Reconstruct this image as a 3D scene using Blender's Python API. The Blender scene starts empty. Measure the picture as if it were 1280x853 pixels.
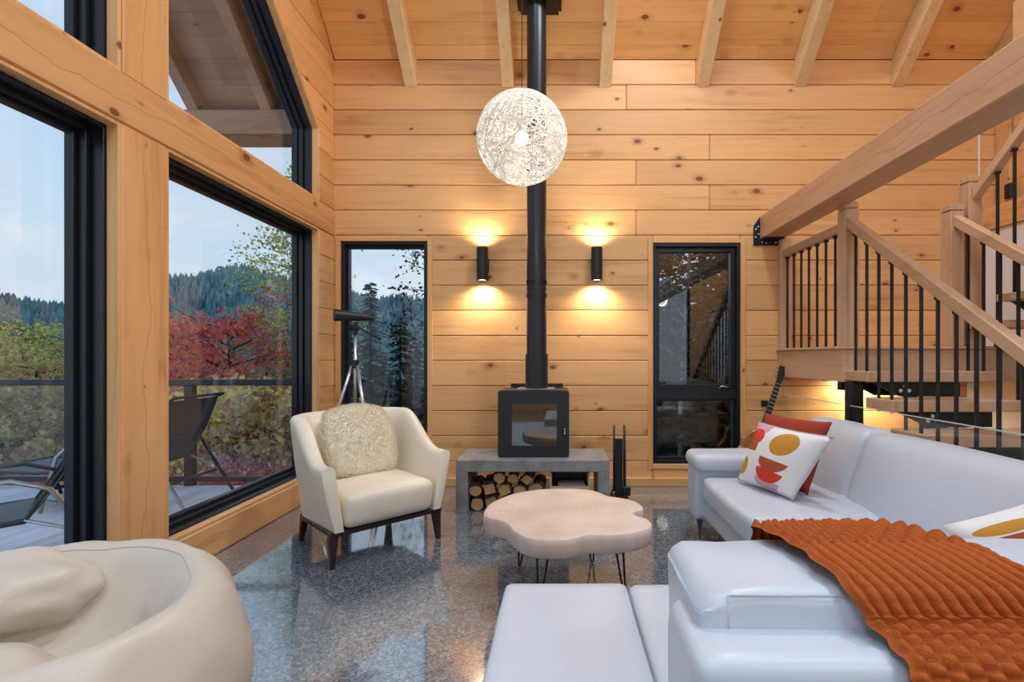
import bpy, bmesh, math, random
from mathutils import Vector, Matrix, noise
rnd = random.Random(7)
PI = math.pi
C = bpy.context.scene.collection
SC = bpy.context.scene

# ------------------------------------------------------------------ camera, world, light, exposure
cam_d = bpy.data.cameras.new('camera'); cam = bpy.data.objects.new('camera', cam_d); C.objects.link(cam)
cam.location = (0, 0, 1.25); cam.rotation_euler = (PI/2, 0, 0)
cam_d.sensor_width = 36; cam_d.lens = 18.0
cam_d.shift_x = -0.0461; cam_d.shift_y = 0.0152
cam_d.clip_start = 0.05; cam_d.clip_end = 2000
SC.camera = cam
SC.view_settings.view_transform = 'Standard'; SC.view_settings.look = 'None'
SC.view_settings.gamma = 1; SC.view_settings.use_curve_mapping = False
SC.view_settings.exposure = 0.08
cy = SC.cycles
cy.use_denoising = True
cy.max_bounces = 9; cy.diffuse_bounces = 6; cy.glossy_bounces = 4; cy.transmission_bounces = 6
cy.transparent_max_bounces = 16; cy.caustics_reflective = False; cy.caustics_refractive = False
cy.sample_clamp_indirect = 6.0

FILL_P, FILL_C = 74, (.55, .79, 1.0)  # power and cool tint meant for the added fill lamps
def make_world():
    w = bpy.data.worlds.new('sky'); SC.world = w; w.use_nodes = True
    nt = w.node_tree; nt.nodes.clear(); N = nt.nodes.new; L = nt.links.new
    out = N('ShaderNodeOutputWorld'); bg = N('ShaderNodeBackground'); L(bg.outputs[0], out.inputs[0])
    bg.inputs[1].default_value = 1.0
    tc = N('ShaderNodeTexCoord'); sep = N('ShaderNodeSeparateXYZ'); L(tc.outputs['Generated'], sep.inputs[0])
    r = N('ShaderNodeValToRGB'); L(sep.outputs[2], r.inputs[0])
    e = r.color_ramp.elements
    e[0].position = 0.0; e[0].color = (.70, .78, .85, 1); e[1].position = 1.0; e[1].color = (.28, .46, .80, 1)
    a = e.new(.18); a.color = (.60, .76, .92, 1); a = e.new(.5); a.color = (.47, .66, .92, 1)
    mp = N('ShaderNodeMapping'); mp.inputs['Scale'].default_value = (1.3, 1.3, 5.0); L(tc.outputs['Generated'], mp.inputs[0])
    nz = N('ShaderNodeTexNoise'); nz.inputs['Scale'].default_value = 1.6; nz.inputs['Detail'].default_value = 5; L(mp.outputs[0], nz.inputs[0])
    cr = N('ShaderNodeValToRGB'); L(nz.outputs[0], cr.inputs[0])
    cr.color_ramp.elements[0].position = .46; cr.color_ramp.elements[0].color = (0, 0, 0, 1)
    cr.color_ramp.elements[1].position = .72; cr.color_ramp.elements[1].color = (.75, .75, .75, 1)
    mx = N('ShaderNodeMix'); mx.data_type = 'RGBA'; L(cr.outputs[0], mx.inputs[0]); L(r.outputs[0], mx.inputs[6])
    mx.inputs[7].default_value = (.84, .87, .92, 1); L(mx.outputs[2], bg.inputs[0])
make_world()

# ------------------------------------------------------------------ helpers
def tag(o, label=None, cat=None, group=None, kind=None):
    if label: o['label'] = label
    if cat: o['category'] = cat
    if group: o['group'] = group
    if kind: o['kind'] = kind
    return o
def empty(name, loc=(0, 0, 0), rz=0.0, **k):
    o = bpy.data.objects.new(name, None); C.objects.link(o); o.location = loc; o.rotation_euler = (0, 0, rz)
    o.empty_display_size = .1
    return tag(o, **k)
def lamp(name, kind, loc, power, col, parent=None, size=.1, rot=(0, 0, 0), spot=None, blend=.5):
    l = bpy.data.lights.new(name, kind); l.energy = power; l.color = col
    if kind == 'AREA': l.size = size
    else: l.shadow_soft_size = size
    if kind == 'SPOT': l.spot_size = spot; l.spot_blend = blend
    o = bpy.data.objects.new(name, l); C.objects.link(o)
    o.location = loc; o.rotation_euler = rot
    if parent: o.parent = parent; o.matrix_parent_inverse = parent.matrix_basis.inverted()
    return o

class G:
    """collects shapes; build() links them as one mesh object (coordinates in world, or in the parent's frame if local)"""
    def __init__(s): s.v = []; s.f = []
    def add(s, vs, fs, M=None):
        b = len(s.v)
        if M is not None: vs = [M @ Vector(v) for v in vs]
        s.v += [tuple(v) for v in vs]; s.f += [tuple(b + i for i in f) for f in fs]
        return s
    def box(s, x0, x1, y0, y1, z0, z1, M=None):
        return s.add([(x0,y0,z0),(x1,y0,z0),(x1,y1,z0),(x0,y1,z0),(x0,y0,z1),(x1,y0,z1),(x1,y1,z1),(x0,y1,z1)],
                     [(0,3,2,1),(4,5,6,7),(0,1,5,4),(1,2,6,5),(2,3,7,6),(3,0,4,7)], M)
    def cyl(s, p0, p1, r0, r1=None, n=12, cap=True):
        p0 = Vector(p0); p1 = Vector(p1); r1 = r0 if r1 is None else r1
        d = (p1 - p0).normalized(); a = d.orthogonal().normalized(); b = d.cross(a)
        vs = []
        for p, r in ((p0, r0), (p1, r1)):
            for i in range(n):
                t = 2*PI*i/n; vs.append(p + a*math.cos(t)*r + b*math.sin(t)*r)
        fs = [(i, (i+1) % n, n + (i+1) % n, n + i) for i in range(n)]
        if cap: fs += [tuple(reversed(range(n))), tuple(range(n, 2*n))]
        return s.add(vs, fs)
    def tube(s, pts, r, n=8, closed=False, cap=True):
        pts = [Vector(p) for p in pts]; m = len(pts); vs = []; fs = []
        rr = r if isinstance(r, (list, tuple)) else [r]*m
        prev = None
        for i, p in enumerate(pts):
            if closed: d = pts[(i+1) % m] - pts[i-1]
            else: d = pts[min(i+1, m-1)] - pts[max(i-1, 0)]
            d.normalize()
            if prev is None: a = d.orthogonal().normalized()
            else:
                a = prev - d*prev.dot(d)
                a = a.normalized() if a.length > 1e-6 else d.orthogonal().normalized()
            prev = a; b = d.cross(a)
            for k in range(n):
                t = 2*PI*k/n; vs.append(p + (a*math.cos(t) + b*math.sin(t))*rr[i])
        for i in range(m if closed else m-1):
            j = (i+1) % m
            for k in range(n):
                q = (k+1) % n; fs.append((i*n+k, i*n+q, j*n+q, j*n+k))
        if cap and not closed: fs += [tuple(reversed(range(n))), tuple((m-1)*n+k for k in range(n))]
        return s.add(vs, fs)
    def lathe(s, prof, c=(0, 0, 0), n=24, M=None):
        vs = []; fs = []; m = len(prof)
        for r, z in prof:
            for k in range(n):
                t = 2*PI*k/n; vs.append((c[0]+r*math.cos(t), c[1]+r*math.sin(t), c[2]+z))
        for i in range(m-1):
            for k in range(n):
                q = (k+1) % n; fs.append((i*n+k, i*n+q, (i+1)*n+q, (i+1)*n+k))
        return s.add(vs, fs, M)
    def prism(s, poly, lo, hi, plane='XY'):
        n = len(poly)
        if plane == 'XY': vs = [(a, b, lo) for a, b in poly] + [(a, b, hi) for a, b in poly]
        elif plane == 'YZ': vs = [(lo, a, b) for a, b in poly] + [(hi, a, b) for a, b in poly]
        else: vs = [(a, lo, b) for a, b in poly] + [(a, hi, b) for a, b in poly]
        return s.add(vs, [tuple(reversed(range(n))), tuple(range(n, 2*n))] + [(i, (i+1) % n, n+(i+1) % n, n+i) for i in range(n)])
    def grid(s, fn, nu, nv, closeu=False, closev=False):
        vs = []; fs = []
        for j in range(nv if closev else nv+1):
            for i in range(nu if closeu else nu+1): vs.append(fn(i/nu, j/nv))
        W = nu if closeu else nu+1; H = nv if closev else nv+1
        for j in range(nv):
            for i in range(nu):
                a = j*W+i; b = j*W+(i+1) % W; c = ((j+1) % H)*W+(i+1) % W; d = ((j+1) % H)*W+i
                fs.append((a, b, c, d))
        return s.add(vs, fs)
    def soft(s, x0, x1, y0, y1, z0, z1, r=.05, puff=(0, 0, 0), n=10, fn=None):
        """rounded, slightly bulging block"""
        c = Vector(((x0+x1)/2, (y0+y1)/2, (z0+z1)/2)); h = Vector(((x1-x0)/2, (y1-y0)/2, (z1-z0)/2))
        r = min(r, h.x, h.y, h.z)
        bm = bmesh.new(); bmesh.ops.create_cube(bm, size=2)
        bmesh.ops.subdivide_edges(bm, edges=bm.edges[:], cuts=n-1, use_grid_fill=True)
        bm.verts.index_update(); vs = []
        for v in bm.verts:
            # denser near the edges
            q = [math.copysign(1-(1-abs(t))**1.7, t) for t in v.co]
            p = Vector((q[0]*h.x, q[1]*h.y, q[2]*h.z))
            inn = Vector([max(-(h[i]-r), min(h[i]-r, p[i])) for i in range(3)])
            d = p - inn
            if d.length > 1e-9: p = inn + d.normalized()*r
            for ax in range(3):
                if puff[ax]:
                    o1, o2 = [k for k in range(3) if k != ax]
                    w = max(0, 1-q[o1]**2)*max(0, 1-q[o2]**2)
                    p[ax] += math.copysign(puff[ax]*w, q[ax]) * abs(q[ax])
            p += c
            if fn: p = fn(p)
            vs.append(p)
        fs = [tuple(v.index for v in f.verts) for f in bm.faces]; bm.free()
        return s.add(vs, fs)
    def build(s, name, mat, parent=None, local=False, smooth=False, bevel=0, seg=1, sub=0, fix=False, kind=None):
        me = bpy.data.meshes.new(name)
        vs = [Vector(v) for v in s.v]
        lo = Vector((min(v.x for v in vs), min(v.y for v in vs), min(v.z for v in vs)))
        hi = Vector((max(v.x for v in vs), max(v.y for v in vs), max(v.z for v in vs)))
        c = (lo+hi)/2
        if parent is None: c.z = lo.z
        me.from_pydata([v - c for v in vs], [], s.f); me.update()
        if fix:
            bm = bmesh.new(); bm.from_mesh(me); bmesh.ops.recalc_face_normals(bm, faces=bm.faces); bm.to_mesh(me); bm.free()
        if smooth:
            me.polygons.foreach_set('use_smooth', [True]*len(me.polygons))
        if mat: me.materials.append(mat)
        o = bpy.data.objects.new(name, me); C.objects.link(o); o.location = c
        if parent:
            o.parent = parent
            if not local: o.matrix_parent_inverse = world_inv(parent)
        if bevel:
            m = o.modifiers.new('bevel', 'BEVEL'); m.width = bevel; m.segments = seg; m.limit_method = 'ANGLE'; m.angle_limit = .6
        if sub:
            m = o.modifiers.new('smooth', 'SUBSURF'); m.levels = sub; m.render_levels = sub
        if kind: o['kind'] = kind
        return o
def world_mat(o):
    M = o.matrix_basis.copy()
    if o.parent: M = world_mat(o.parent) @ o.matrix_parent_inverse @ M
    return M
def world_inv(o): return world_mat(o).inverted()
def smooth_by_angle(o, a=.6):
    m = o.modifiers.new('edges', 'EDGE_SPLIT'); m.split_angle = a
    o.data.polygons.foreach_set('use_smooth', [True]*len(o.data.polygons))
    return o
def copy_tree(o, parent=None):
    c = o.copy(); C.objects.link(c)
    if parent: c.parent = parent
    for ch in list(o.children): copy_tree(ch, c)
    return c
def at(px, py, Y): return Vector(((px-699)*Y/640, Y, 1.25-(py-446)*Y/640))

# ------------------------------------------------------------------ materials
def mat_new(name):
    m = bpy.data.materials.new(name); m.use_nodes = True
    return m, m.node_tree, m.node_tree.nodes['Principled BSDF']
def plain(name, col, rough=.5, metal=0, spec=None, bump=0, bscale=40, vary=0):
    m, nt, b = mat_new(name); N = nt.nodes.new; L = nt.links.new
    b.inputs['Base Color'].default_value = (*col, 1); b.inputs['Roughness'].default_value = rough; b.inputs['Metallic'].default_value = metal
    if spec is not None: b.inputs['Specular IOR Level'].default_value = spec
    tc = N('ShaderNodeTexCoord')
    if bump:
        nz = N('ShaderNodeTexNoise'); nz.inputs['Scale'].default_value = bscale; nz.inputs['Detail'].default_value = 4; L(tc.outputs['Object'], nz.inputs[0])
        bp = N('ShaderNodeBump'); bp.inputs['Strength'].default_value = bump; bp.inputs['Distance'].default_value = .01
        L(nz.outputs[0], bp.inputs['Height']); L(bp.outputs[0], b.inputs['Normal'])
    if vary:
        nz = N('ShaderNodeTexNoise'); nz.inputs['Scale'].default_value = 6; nz.inputs['Detail'].default_value = 5; L(tc.outputs['Object'], nz.inputs[0])
        mx = N('ShaderNodeMix'); mx.data_type = 'RGBA'; L(nz.outputs[0], mx.inputs[0])
        mx.inputs[6].default_value = (*[c*(1-vary) for c in col], 1); mx.inputs[7].default_value = (*[min(1, c*(1+vary)) for c in col], 1)
        L(mx.outputs[2], b.inputs['Base Color'])
    return m
def wood(name, axis, col, dark=.72, knots=1.0, rough=.45, streak=.5, ring=(.22,.085,.03), check=0.0):
    """pine with grain along one axis, knots and a tint of its own per piece"""
    m, nt, b = mat_new(name); N = nt.nodes.new; L = nt.links.new
    tc = N('ShaderNodeTexCoord'); oi = N('ShaderNodeObjectInfo')
    off = N('ShaderNodeVectorMath'); off.operation = 'SCALE'; off.inputs[0].default_value = (37.0, 23.0, 51.0); L(oi.outputs['Random'], off.inputs['Scale'])
    ad = N('ShaderNodeVectorMath'); ad.operation = 'ADD'; L(tc.outputs['Object'], ad.inputs[0]); L(off.outputs[0], ad.inputs[1])
    def mapped(al, ac):
        mp = N('ShaderNodeMapping'); sc = [ac]*3; sc['XYZ'.index(axis)] = al; mp.inputs['Scale'].default_value = sc; L(ad.outputs[0], mp.inputs[0]); return mp.outputs[0]
    def math_(op, a, c=None, clamp=False):
        n = N('ShaderNodeMath'); n.operation = op; n.use_clamp = clamp
        for i, x in enumerate((a, c)):
            if x is None: continue
            if isinstance(x, (int, float)): n.inputs[i].default_value = x
            else: L(x, n.inputs[i])
        return n.outputs[0]
    # knots
    vo = N('ShaderNodeTexVoronoi'); vo.inputs['Scale'].default_value = 1.0; vo.inputs['Randomness'].default_value = 1
    L(mapped(5.0, 8.0), vo.inputs['Vector'])
    sepc = N('ShaderNodeSeparateColor'); L(vo.outputs['Color'], sepc.inputs[0])
    rad = math_('MULTIPLY', math_('POWER', sepc.outputs[0], 3.4), .21*knots)
    kn = math_('SUBTRACT', rad, vo.outputs['Distance'])
    kmask = math_('MULTIPLY', kn, 22, True)
    halo = math_('MULTIPLY', math_('SUBTRACT', math_('MULTIPLY', rad, 2.6), vo.outputs['Distance']), 3.0, True)
    # grain
    n1 = N('ShaderNodeTexNoise'); n1.inputs['Scale'].default_value = 1; n1.inputs['Detail'].default_value = 6; n1.inputs['Roughness'].default_value = .6; n1.inputs['Distortion'].default_value = .6
    L(mapped(1.2, 26), n1.inputs[0])
    n2 = N('ShaderNodeTexNoise'); n2.inputs['Scale'].default_value = 1; n2.inputs['Detail'].default_value = 3; L(mapped(.7, 4.5), n2.inputs[0])
    g = math_('ADD', math_('MULTIPLY', n1.outputs[0], streak), math_('MULTIPLY', n2.outputs[0], 1-streak))
    g = math_('SUBTRACT', g, math_('MULTIPLY', halo, .18))
    cr = N('ShaderNodeValToRGB'); L(g, cr.inputs[0]); e = cr.color_ramp.elements
    e[0].position = .30; e[0].color = (col[0]*dark, col[1]*dark*.86, col[2]*dark*.74, 1)
    e[1].position = .66; e[1].color = (min(1, col[0]*1.10), min(1, col[1]*1.12), min(1, col[2]*1.18), 1)
    a = e.new(.47); a.color = (*col, 1)
    k = N('ShaderNodeMix'); k.data_type = 'RGBA'; L(kmask, k.inputs[0]); L(cr.outputs[0], k.inputs[6]); k.inputs[7].default_value = (*ring, 1)
    hs = N('ShaderNodeHueSaturation'); L(k.outputs[2], hs.inputs['Color'])
    v = math_('ADD', math_('MULTIPLY', oi.outputs['Random'], .20), .90); L(v, hs.inputs['Value'])
    col_out = hs.outputs[0]
    if check:
        # drying check: a thin line that wanders along the grain on each face
        so = N('ShaderNodeSeparateXYZ'); L(tc.outputs['Object'], so.inputs[0])
        oth = [i for i in range(3) if 'XYZ'[i] != axis]; total = None
        for kk, (al, ph) in zip(oth, ((.5, 3.0), (.8, 9.0))):
            mp = N('ShaderNodeMapping'); sc = [0.0]*3; sc['XYZ'.index(axis)] = al*1.6; mp.inputs['Scale'].default_value = sc; mp.inputs['Location'].default_value = (ph, ph, ph); L(ad.outputs[0], mp.inputs[0])
            n3 = N('ShaderNodeTexNoise'); n3.inputs['Scale'].default_value = 1; n3.inputs['Detail'].default_value = 5; L(mp.outputs[0], n3.inputs[0])
            y = math_('MULTIPLY', math_('SUBTRACT', n3.outputs[0], .5), .30)
            ln = math_('ABSOLUTE', math_('SUBTRACT', so.outputs[kk], y)); ck = math_('SUBTRACT', 1, math_('DIVIDE', ln, .0022), True)
            mp2 = N('ShaderNodeMapping'); mp2.inputs['Scale'].default_value = sc; mp2.inputs['Location'].default_value = (ph+5, ph, ph); L(ad.outputs[0], mp2.inputs[0])
            n4 = N('ShaderNodeTexNoise'); n4.inputs['Scale'].default_value = .9; n4.inputs['Detail'].default_value = 0; L(mp2.outputs[0], n4.inputs[0])
            ck = math_('MULTIPLY', ck, math_('MULTIPLY', math_('SUBTRACT', n4.outputs[0], .40), 12, True))
            total = ck if total is None else math_('MAXIMUM', total, ck)
        ck = math_('MULTIPLY', total, check)
        k2 = N('ShaderNodeMix'); k2.data_type = 'RGBA'; L(ck, k2.inputs[0]); L(col_out, k2.inputs[6]); k2.inputs[7].default_value = (.14, .06, .025, 1); col_out = k2.outputs[2]
    L(col_out, b.inputs['Base Color'])
    b.inputs['Roughness'].default_value = rough
    bp = N('ShaderNodeBump'); bp.inputs['Strength'].default_value = .12; bp.inputs['Distance'].default_value = .004; L(g, bp.inputs['Height']); L(bp.outputs[0], b.inputs['Normal'])
    return m
PINE = (.77, .42, .17)
M = {}
M['tieY'] = wood('tie_beam_fir', 'Y', (.60, .345, .205), knots=.7, check=.85, dark=.8)
for ax in 'XYZ':
    M['pine'+ax] = wood('pine_'+ax.lower(), ax, PINE)
    M['timber'+ax] = wood('timber_'+ax.lower(), ax, (.75, .405, .165), knots=1.15, check=.85)
    M['raft'+ax] = wood('rafter_'+ax.lower(), ax, (.78, .59, .34), knots=.75, dark=.85)
    M['fir'+ax] = wood('fir_'+ax.lower(), ax, (.60, .37, .22), knots=.35, dark=.8)
    M['oldpine'+ax] = wood('unlit_pine_'+ax.lower(), ax, (.42, .27, .20), knots=.8, dark=.7, rough=.6)  # shade put into the colour: outdoor timber the room lamps do not reach
M['ceil'] = wood('ceiling_pine', 'X', (.80, .47, .19), knots=1.1, dark=.8)
M['birch'] = wood('pale_wood', 'X', (.74, .59, .42), knots=.5, dark=.9)
M['black'] = plain('black_metal', (.018, .019, .022), .42, .3, bump=.03, bscale=300)
M['frame'] = plain('window_frame_black', (.014, .016, .022), .28, .2)
M['stove'] = plain('stove_steel', (.030, .032, .037), .38, .5, bump=.04, bscale=400)
M['pipe'] = plain('pipe_steel', (.035, .037, .044), .33, .6)
M['chrome'] = plain('chrome', (.62, .63, .65), .18, 1)
M['alu'] = plain('aluminium', (.56, .57, .59), .3, .9)
M['leather'] = plain('white_leather', (.57, .62, .70), .36, bump=.08, bscale=9)
M['cream'] = plain('cream_leather', (.63, .56, .47), .40, bump=.10, bscale=12)
M['leather2'] = plain('armchair_leather', (.88, .80, .66), .42, bump=.06, bscale=30)
M['seam'] = plain('seam_stitch', (.50, .49, .47), .7)
M['wenge'] = plain('dark_stained_wood', (.030, .013, .010), .3, vary=.3)
M['rail'] = plain('rail_metal', (.02, .028, .04), .4, .3)
M['sling'] = plain('sling_fabric', (.05, .07, .10), .55)
M['white'] = plain('white_drywall', (.80, .79, .79), .9, bump=.03, bscale=60)
M['boltm'] = plain('bolt_zinc', (.8, .8, .8), .35, .4)
M['paper'] = plain('paper', (.70, .70, .72), .7)
M['bulb'] = plain('bulb', (1, 1, 1), .5)

def glass_mat(name, tint, refl=1.0, rough=0.0):
    m = bpy.data.materials.new(name); m.use_nodes = True; nt = m.node_tree; nt.nodes.clear(); N = nt.nodes.new; L = nt.links.new
    out = N('ShaderNodeOutputMaterial'); tr = N('ShaderNodeBsdfTransparent'); gl = N('ShaderNodeBsdfGlossy'); mx = N('ShaderNodeMixShader'); fr = N('ShaderNodeFresnel')
    fr.inputs['IOR'].default_value = 1.5; tr.inputs[0].default_value = (*tint, 1); gl.inputs['Roughness'].default_value = rough; gl.inputs[0].default_value = (.95, .97, 1, 1)
    mu = N('ShaderNodeMath'); mu.operation = 'MULTIPLY'; mu.inputs[1].default_value = refl; L(fr.outputs[0], mu.inputs[0])
    # the ray meets the pane from inside or outside alike
    L(mu.outputs[0], mx.inputs[0]); L(tr.outputs[0], mx.inputs[1]); L(gl.outputs[0], mx.inputs[2]); L(mx.outputs[0], out.inputs[0])
    return m
def pane_mat(name, tint, refl):
    """thin pane: reflection from the facing angle, the same on both faces"""
    m = bpy.data.materials.new(name); m.use_nodes = True; nt = m.node_tree; nt.nodes.clear(); N = nt.nodes.new; L = nt.links.new
    out = N('ShaderNodeOutputMaterial'); tr = N('ShaderNodeBsdfTransparent'); gl = N('ShaderNodeBsdfGlossy'); mx = N('ShaderNodeMixShader'); lw = N('ShaderNodeLayerWeight')
    tr.inputs[0].default_value = (*tint, 1); gl.inputs['Roughness'].default_value = 0.0; gl.inputs[0].default_value = (.95, .97, 1, 1)
    lw.inputs['Blend'].default_value = .5
    p = N('ShaderNodeMath'); p.operation = 'POWER'; p.inputs[1].default_value = 4.0; L(lw.outputs['Facing'], p.inputs[0])
    a = N('ShaderNodeMath'); a.operation = 'MULTIPLY_ADD'; a.inputs[1].default_value = .6; a.inputs[2].default_value = refl; L(p.outputs[0], a.inputs[0])
    L(a.outputs[0], mx.inputs[0]); L(tr.outputs[0], mx.inputs[1]); L(gl.outputs[0], mx.inputs[2]); L(mx.outputs[0], out.inputs[0])
    return m
M['glass'] = pane_mat('window_glass', (.97, .985, .99), .03)
M['glassdark'] = pane_mat('window_glass_double', (.86, .90, .93), .075)
M['smoke'] = pane_mat('stove_glass', (.45, .42, .40), .16)

def emis(name, col, s):
    m = bpy.data.materials.new(name); m.use_nodes = True; nt = m.node_tree; nt.nodes.clear()
    o = nt.nodes.new('ShaderNodeOutputMaterial'); e = nt.nodes.new('ShaderNodeEmission'); e.inputs[0].default_value = (*col, 1); e.inputs[1].default_value = s
    nt.links.new(e.outputs[0], o.inputs[0]); return m
M['glow'] = emis('lit_bulb', (1, .93, .82), 14); M['led'] = emis('lit_led', (1, .92, .80), 6)

def floor_mat():
    m, nt, b = mat_new('polished_concrete'); N = nt.nodes.new; L = nt.links.new
    tc = N('ShaderNodeTexCoord')
    vo = N('ShaderNodeTexVoronoi'); vo.inputs['Scale'].default_value = 85; L(tc.outputs['Object'], vo.inputs['Vector'])
    vo2 = N('ShaderNodeTexVoronoi'); vo2.inputs['Scale'].default_value = 190; L(tc.outputs['Object'], vo2.inputs['Vector'])
    s1 = N('ShaderNodeSeparateColor'); L(vo.outputs['Color'], s1.inputs[0]); s2 = N('ShaderNodeSeparateColor'); L(vo2.outputs['Color'], s2.inputs[0])
    ad = N('ShaderNodeMath'); ad.operation = 'ADD'; L(s1.outputs[0], ad.inputs[0]); L(s2.outputs[1], ad.inputs[1])
    nz = N('ShaderNodeTexNoise'); nz.inputs['Scale'].default_value = 1.3; nz.inputs['Detail'].default_value = 5; L(tc.outputs['Object'], nz.inputs[0])
    ad2 = N('ShaderNodeMath'); ad2.operation = 'MULTIPLY_ADD'; L(nz.outputs[0], ad2.inputs[0]); ad2.inputs[1].default_value = .9; L(ad.outputs[0], ad2.inputs[2])
    cr = N('ShaderNodeValToRGB'); e = cr.color_ramp.elements
    mu = N('ShaderNodeMath'); mu.operation = 'MULTIPLY'; mu.inputs[1].default_value = .36; L(ad2.outputs[0], mu.inputs[0]); L(mu.outputs[0], cr.inputs[0])
    e[0].position = .18; e[0].color = (.045, .052, .062, 1); e[1].position = .85; e[1].color = (.36, .39, .43, 1)
    a = e.new(.5); a.color = (.135, .165, .205, 1)
    L(cr.outputs[0], b.inputs['Base Color'])
    r = N('ShaderNodeMapRange'); L(nz.outputs[0], r.inputs[0]); r.inputs[3].default_value = .07; r.inputs[4].default_value = .16; L(r.outputs[0], b.inputs['Roughness'])
    b.inputs['IOR'].default_value = 1.8
    b.inputs['Coat Weight'].default_value = 1.0; b.inputs['Coat IOR'].default_value = 1.9; b.inputs['Coat Roughness'].default_value = .05
    return m
M['floor'] = floor_mat()
def concrete_mat():
    m, nt, b = mat_new('grey_concrete'); N = nt.nodes.new; L = nt.links.new
    tc = N('ShaderNodeTexCoord'); n = N('ShaderNodeTexNoise'); n.inputs['Scale'].default_value = 7; n.inputs['Detail'].default_value = 8; n.inputs['Roughness'].default_value = .65; L(tc.outputs['Object'], n.inputs[0])
    cr = N('ShaderNodeValToRGB'); L(n.outputs[0], cr.inputs[0]); e = cr.color_ramp.elements
    e[0].position = .3; e[0].color = (.15, .152, .155, 1); e[1].position = .75; e[1].color = (.34, .335, .33, 1)
    L(cr.outputs[0], b.inputs['Base Color']); b.inputs['Roughness'].default_value = .55
    bp = N('ShaderNodeBump'); bp.inputs['Strength'].default_value = .15; bp.inputs['Distance'].default_value = .004; L(n.outputs[0], bp.inputs['Height']); L(bp.outputs[0], b.inputs['Normal'])
    return m
M['concrete'] = concrete_mat()
def leaf_mat(name, cols, scale=2.2, trans=.45):
    m, nt, b = mat_new(name); N = nt.nodes.new; L = nt.links.new
    tc = N('ShaderNodeTexCoord'); n = N('ShaderNodeTexNoise'); n.inputs['Scale'].default_value = scale; n.inputs['Detail'].default_value = 3; L(tc.outputs['Object'], n.inputs[0])
    w = N('ShaderNodeTexVoronoi'); w.inputs['Scale'].default_value = 9*scale/2.2; L(tc.outputs['Object'], w.inputs['Vector']); sp = N('ShaderNodeSeparateColor'); L(w.outputs['Color'], sp.inputs[0])
    ma = N('ShaderNodeMath'); ma.operation = 'MULTIPLY_ADD'; L(sp.outputs[0], ma.inputs[0]); ma.inputs[1].default_value = .34
    m2 = N('ShaderNodeMath'); m2.operation = 'SUBTRACT'; L(n.outputs[0], m2.inputs[0]); m2.inputs[1].default_value = .17; L(m2.outputs[0], ma.inputs[2])
    cr = N('ShaderNodeValToRGB'); L(ma.outputs[0], cr.inputs[0]); e = cr.color_ramp.elements
    k = len(cols); e[0].position = .28; e[0].color = (*cols[0], 1); e[1].position = .72; e[1].color = (*cols[-1], 1)
    for i in range(1, k-1):
        a = e.new(.28+.44*i/(k-1)); a.color = (*cols[i], 1)
    L(cr.outputs[0], b.inputs['Base Color']); b.inputs['Roughness'].default_value = .7
    tl = N('ShaderNodeBsdfTranslucent'); L(cr.outputs[0], tl.inputs[0]); mx = N('ShaderNodeMixShader'); mx.inputs[0].default_value = trans
    out = nt.nodes['Material Output']; L(b.outputs[0], mx.inputs[1]); L(tl.outputs[0], mx.inputs[2]); L(mx.outputs[0], out.inputs[0])
    return m
M['fur'] = leaf_mat('sheepskin', [(.97, .90, .76), (.98, .92, .79), (.98, .91, .77)], trans=.15)
M['maple'] = leaf_mat('maple_leaves', [(0.248, 0.078, 0.139), (0.807, 0.124, 0.155), (0.920, 0.248, 0.233), (0.920, 0.389, 0.155), (0.776, 0.342, 0.373)])
M['orange'] = leaf_mat('orange_leaves', [(0.474, 0.316, 0.131), (0.920, 0.474, 0.185), (0.920, 0.920, 0.211), (0.920, 0.896, 0.264), (0.920, 0.316, 0.264)])
M['yellowgreen'] = leaf_mat('yellow_green_leaves', [(0.122, 0.184, 0.082), (0.408, 0.490, 0.143), (0.816, 0.816, 0.204), (0.449, 0.612, 0.204)])
M['yellow'] = leaf_mat('golden_leaves', [(.16, .13, .07), (.62, .30, .12), (.74, .55, .20), (.42, .44, .18), (.60, .30, .22)])
M['olive'] = leaf_mat('olive_leaves', [(0.163, 0.195, 0.130), (0.488, 0.488, 0.227), (0.845, 0.683, 0.293), (0.650, 0.423, 0.260)])
M['pinkbush'] = leaf_mat('pink_shrub_leaves', [(0.280, 0.084, 0.140), (0.700, 0.168, 0.280), (0.868, 0.560, 0.630), (0.420, 0.168, 0.224)])
M['needle'] = leaf_mat('spruce_needles', [(.016, .045, .045), (.035, .085, .08), (.08, .14, .12)], trans=.1)
M['darkleaf'] = leaf_mat('dark_leaves', [(.008, .014, .010), (.02, .035, .02), (.05, .06, .03)], trans=.15)
M['hazyforest'] = leaf_mat('hazy_far_forest', [(0.069, 0.161, 0.196), (0.127, 0.265, 0.310), (0.184, 0.345, 0.345), (0.299, 0.345, 0.322)], scale=.035, trans=0)  # distance haze put into the colour as a bluish tint
M['bark'] = plain('bark', (.10, .08, .07), .9, bump=.5, bscale=20, vary=.4)
M['birchbark'] = plain('birch_bark', (.50, .48, .46), .8, vary=.4)
M['ground'] = leaf_mat('forest_floor', [(0.075, 0.075, 0.045), (0.195, 0.165, 0.075), (0.300, 0.165, 0.090), (0.150, 0.180, 0.075)], scale=.6, trans=0)
def deckmat():
    return wood('grey_deck_wood', 'Y', (.64, .68, .76), knots=.4, dark=.8, ring=(.2, .2, .22), rough=.6)
M['deck'] = deckmat()

# ------------------------------------------------------------------ room shell
D = 4.94; XL = -2.168; ROW = .2422; NR = 17; TOP = NR*ROW; TAN = .9; XR = 4.23
def ceilZ(Y): return TOP + (D-Y)*TAN
RIDGE = 1.2; BACKY = -3.2
fl = G().box(XL-.25, 4.6, BACKY-.2, D+.2, -.12, 0).build('floor', M['floor']); tag(fl, kind='structure')
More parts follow.
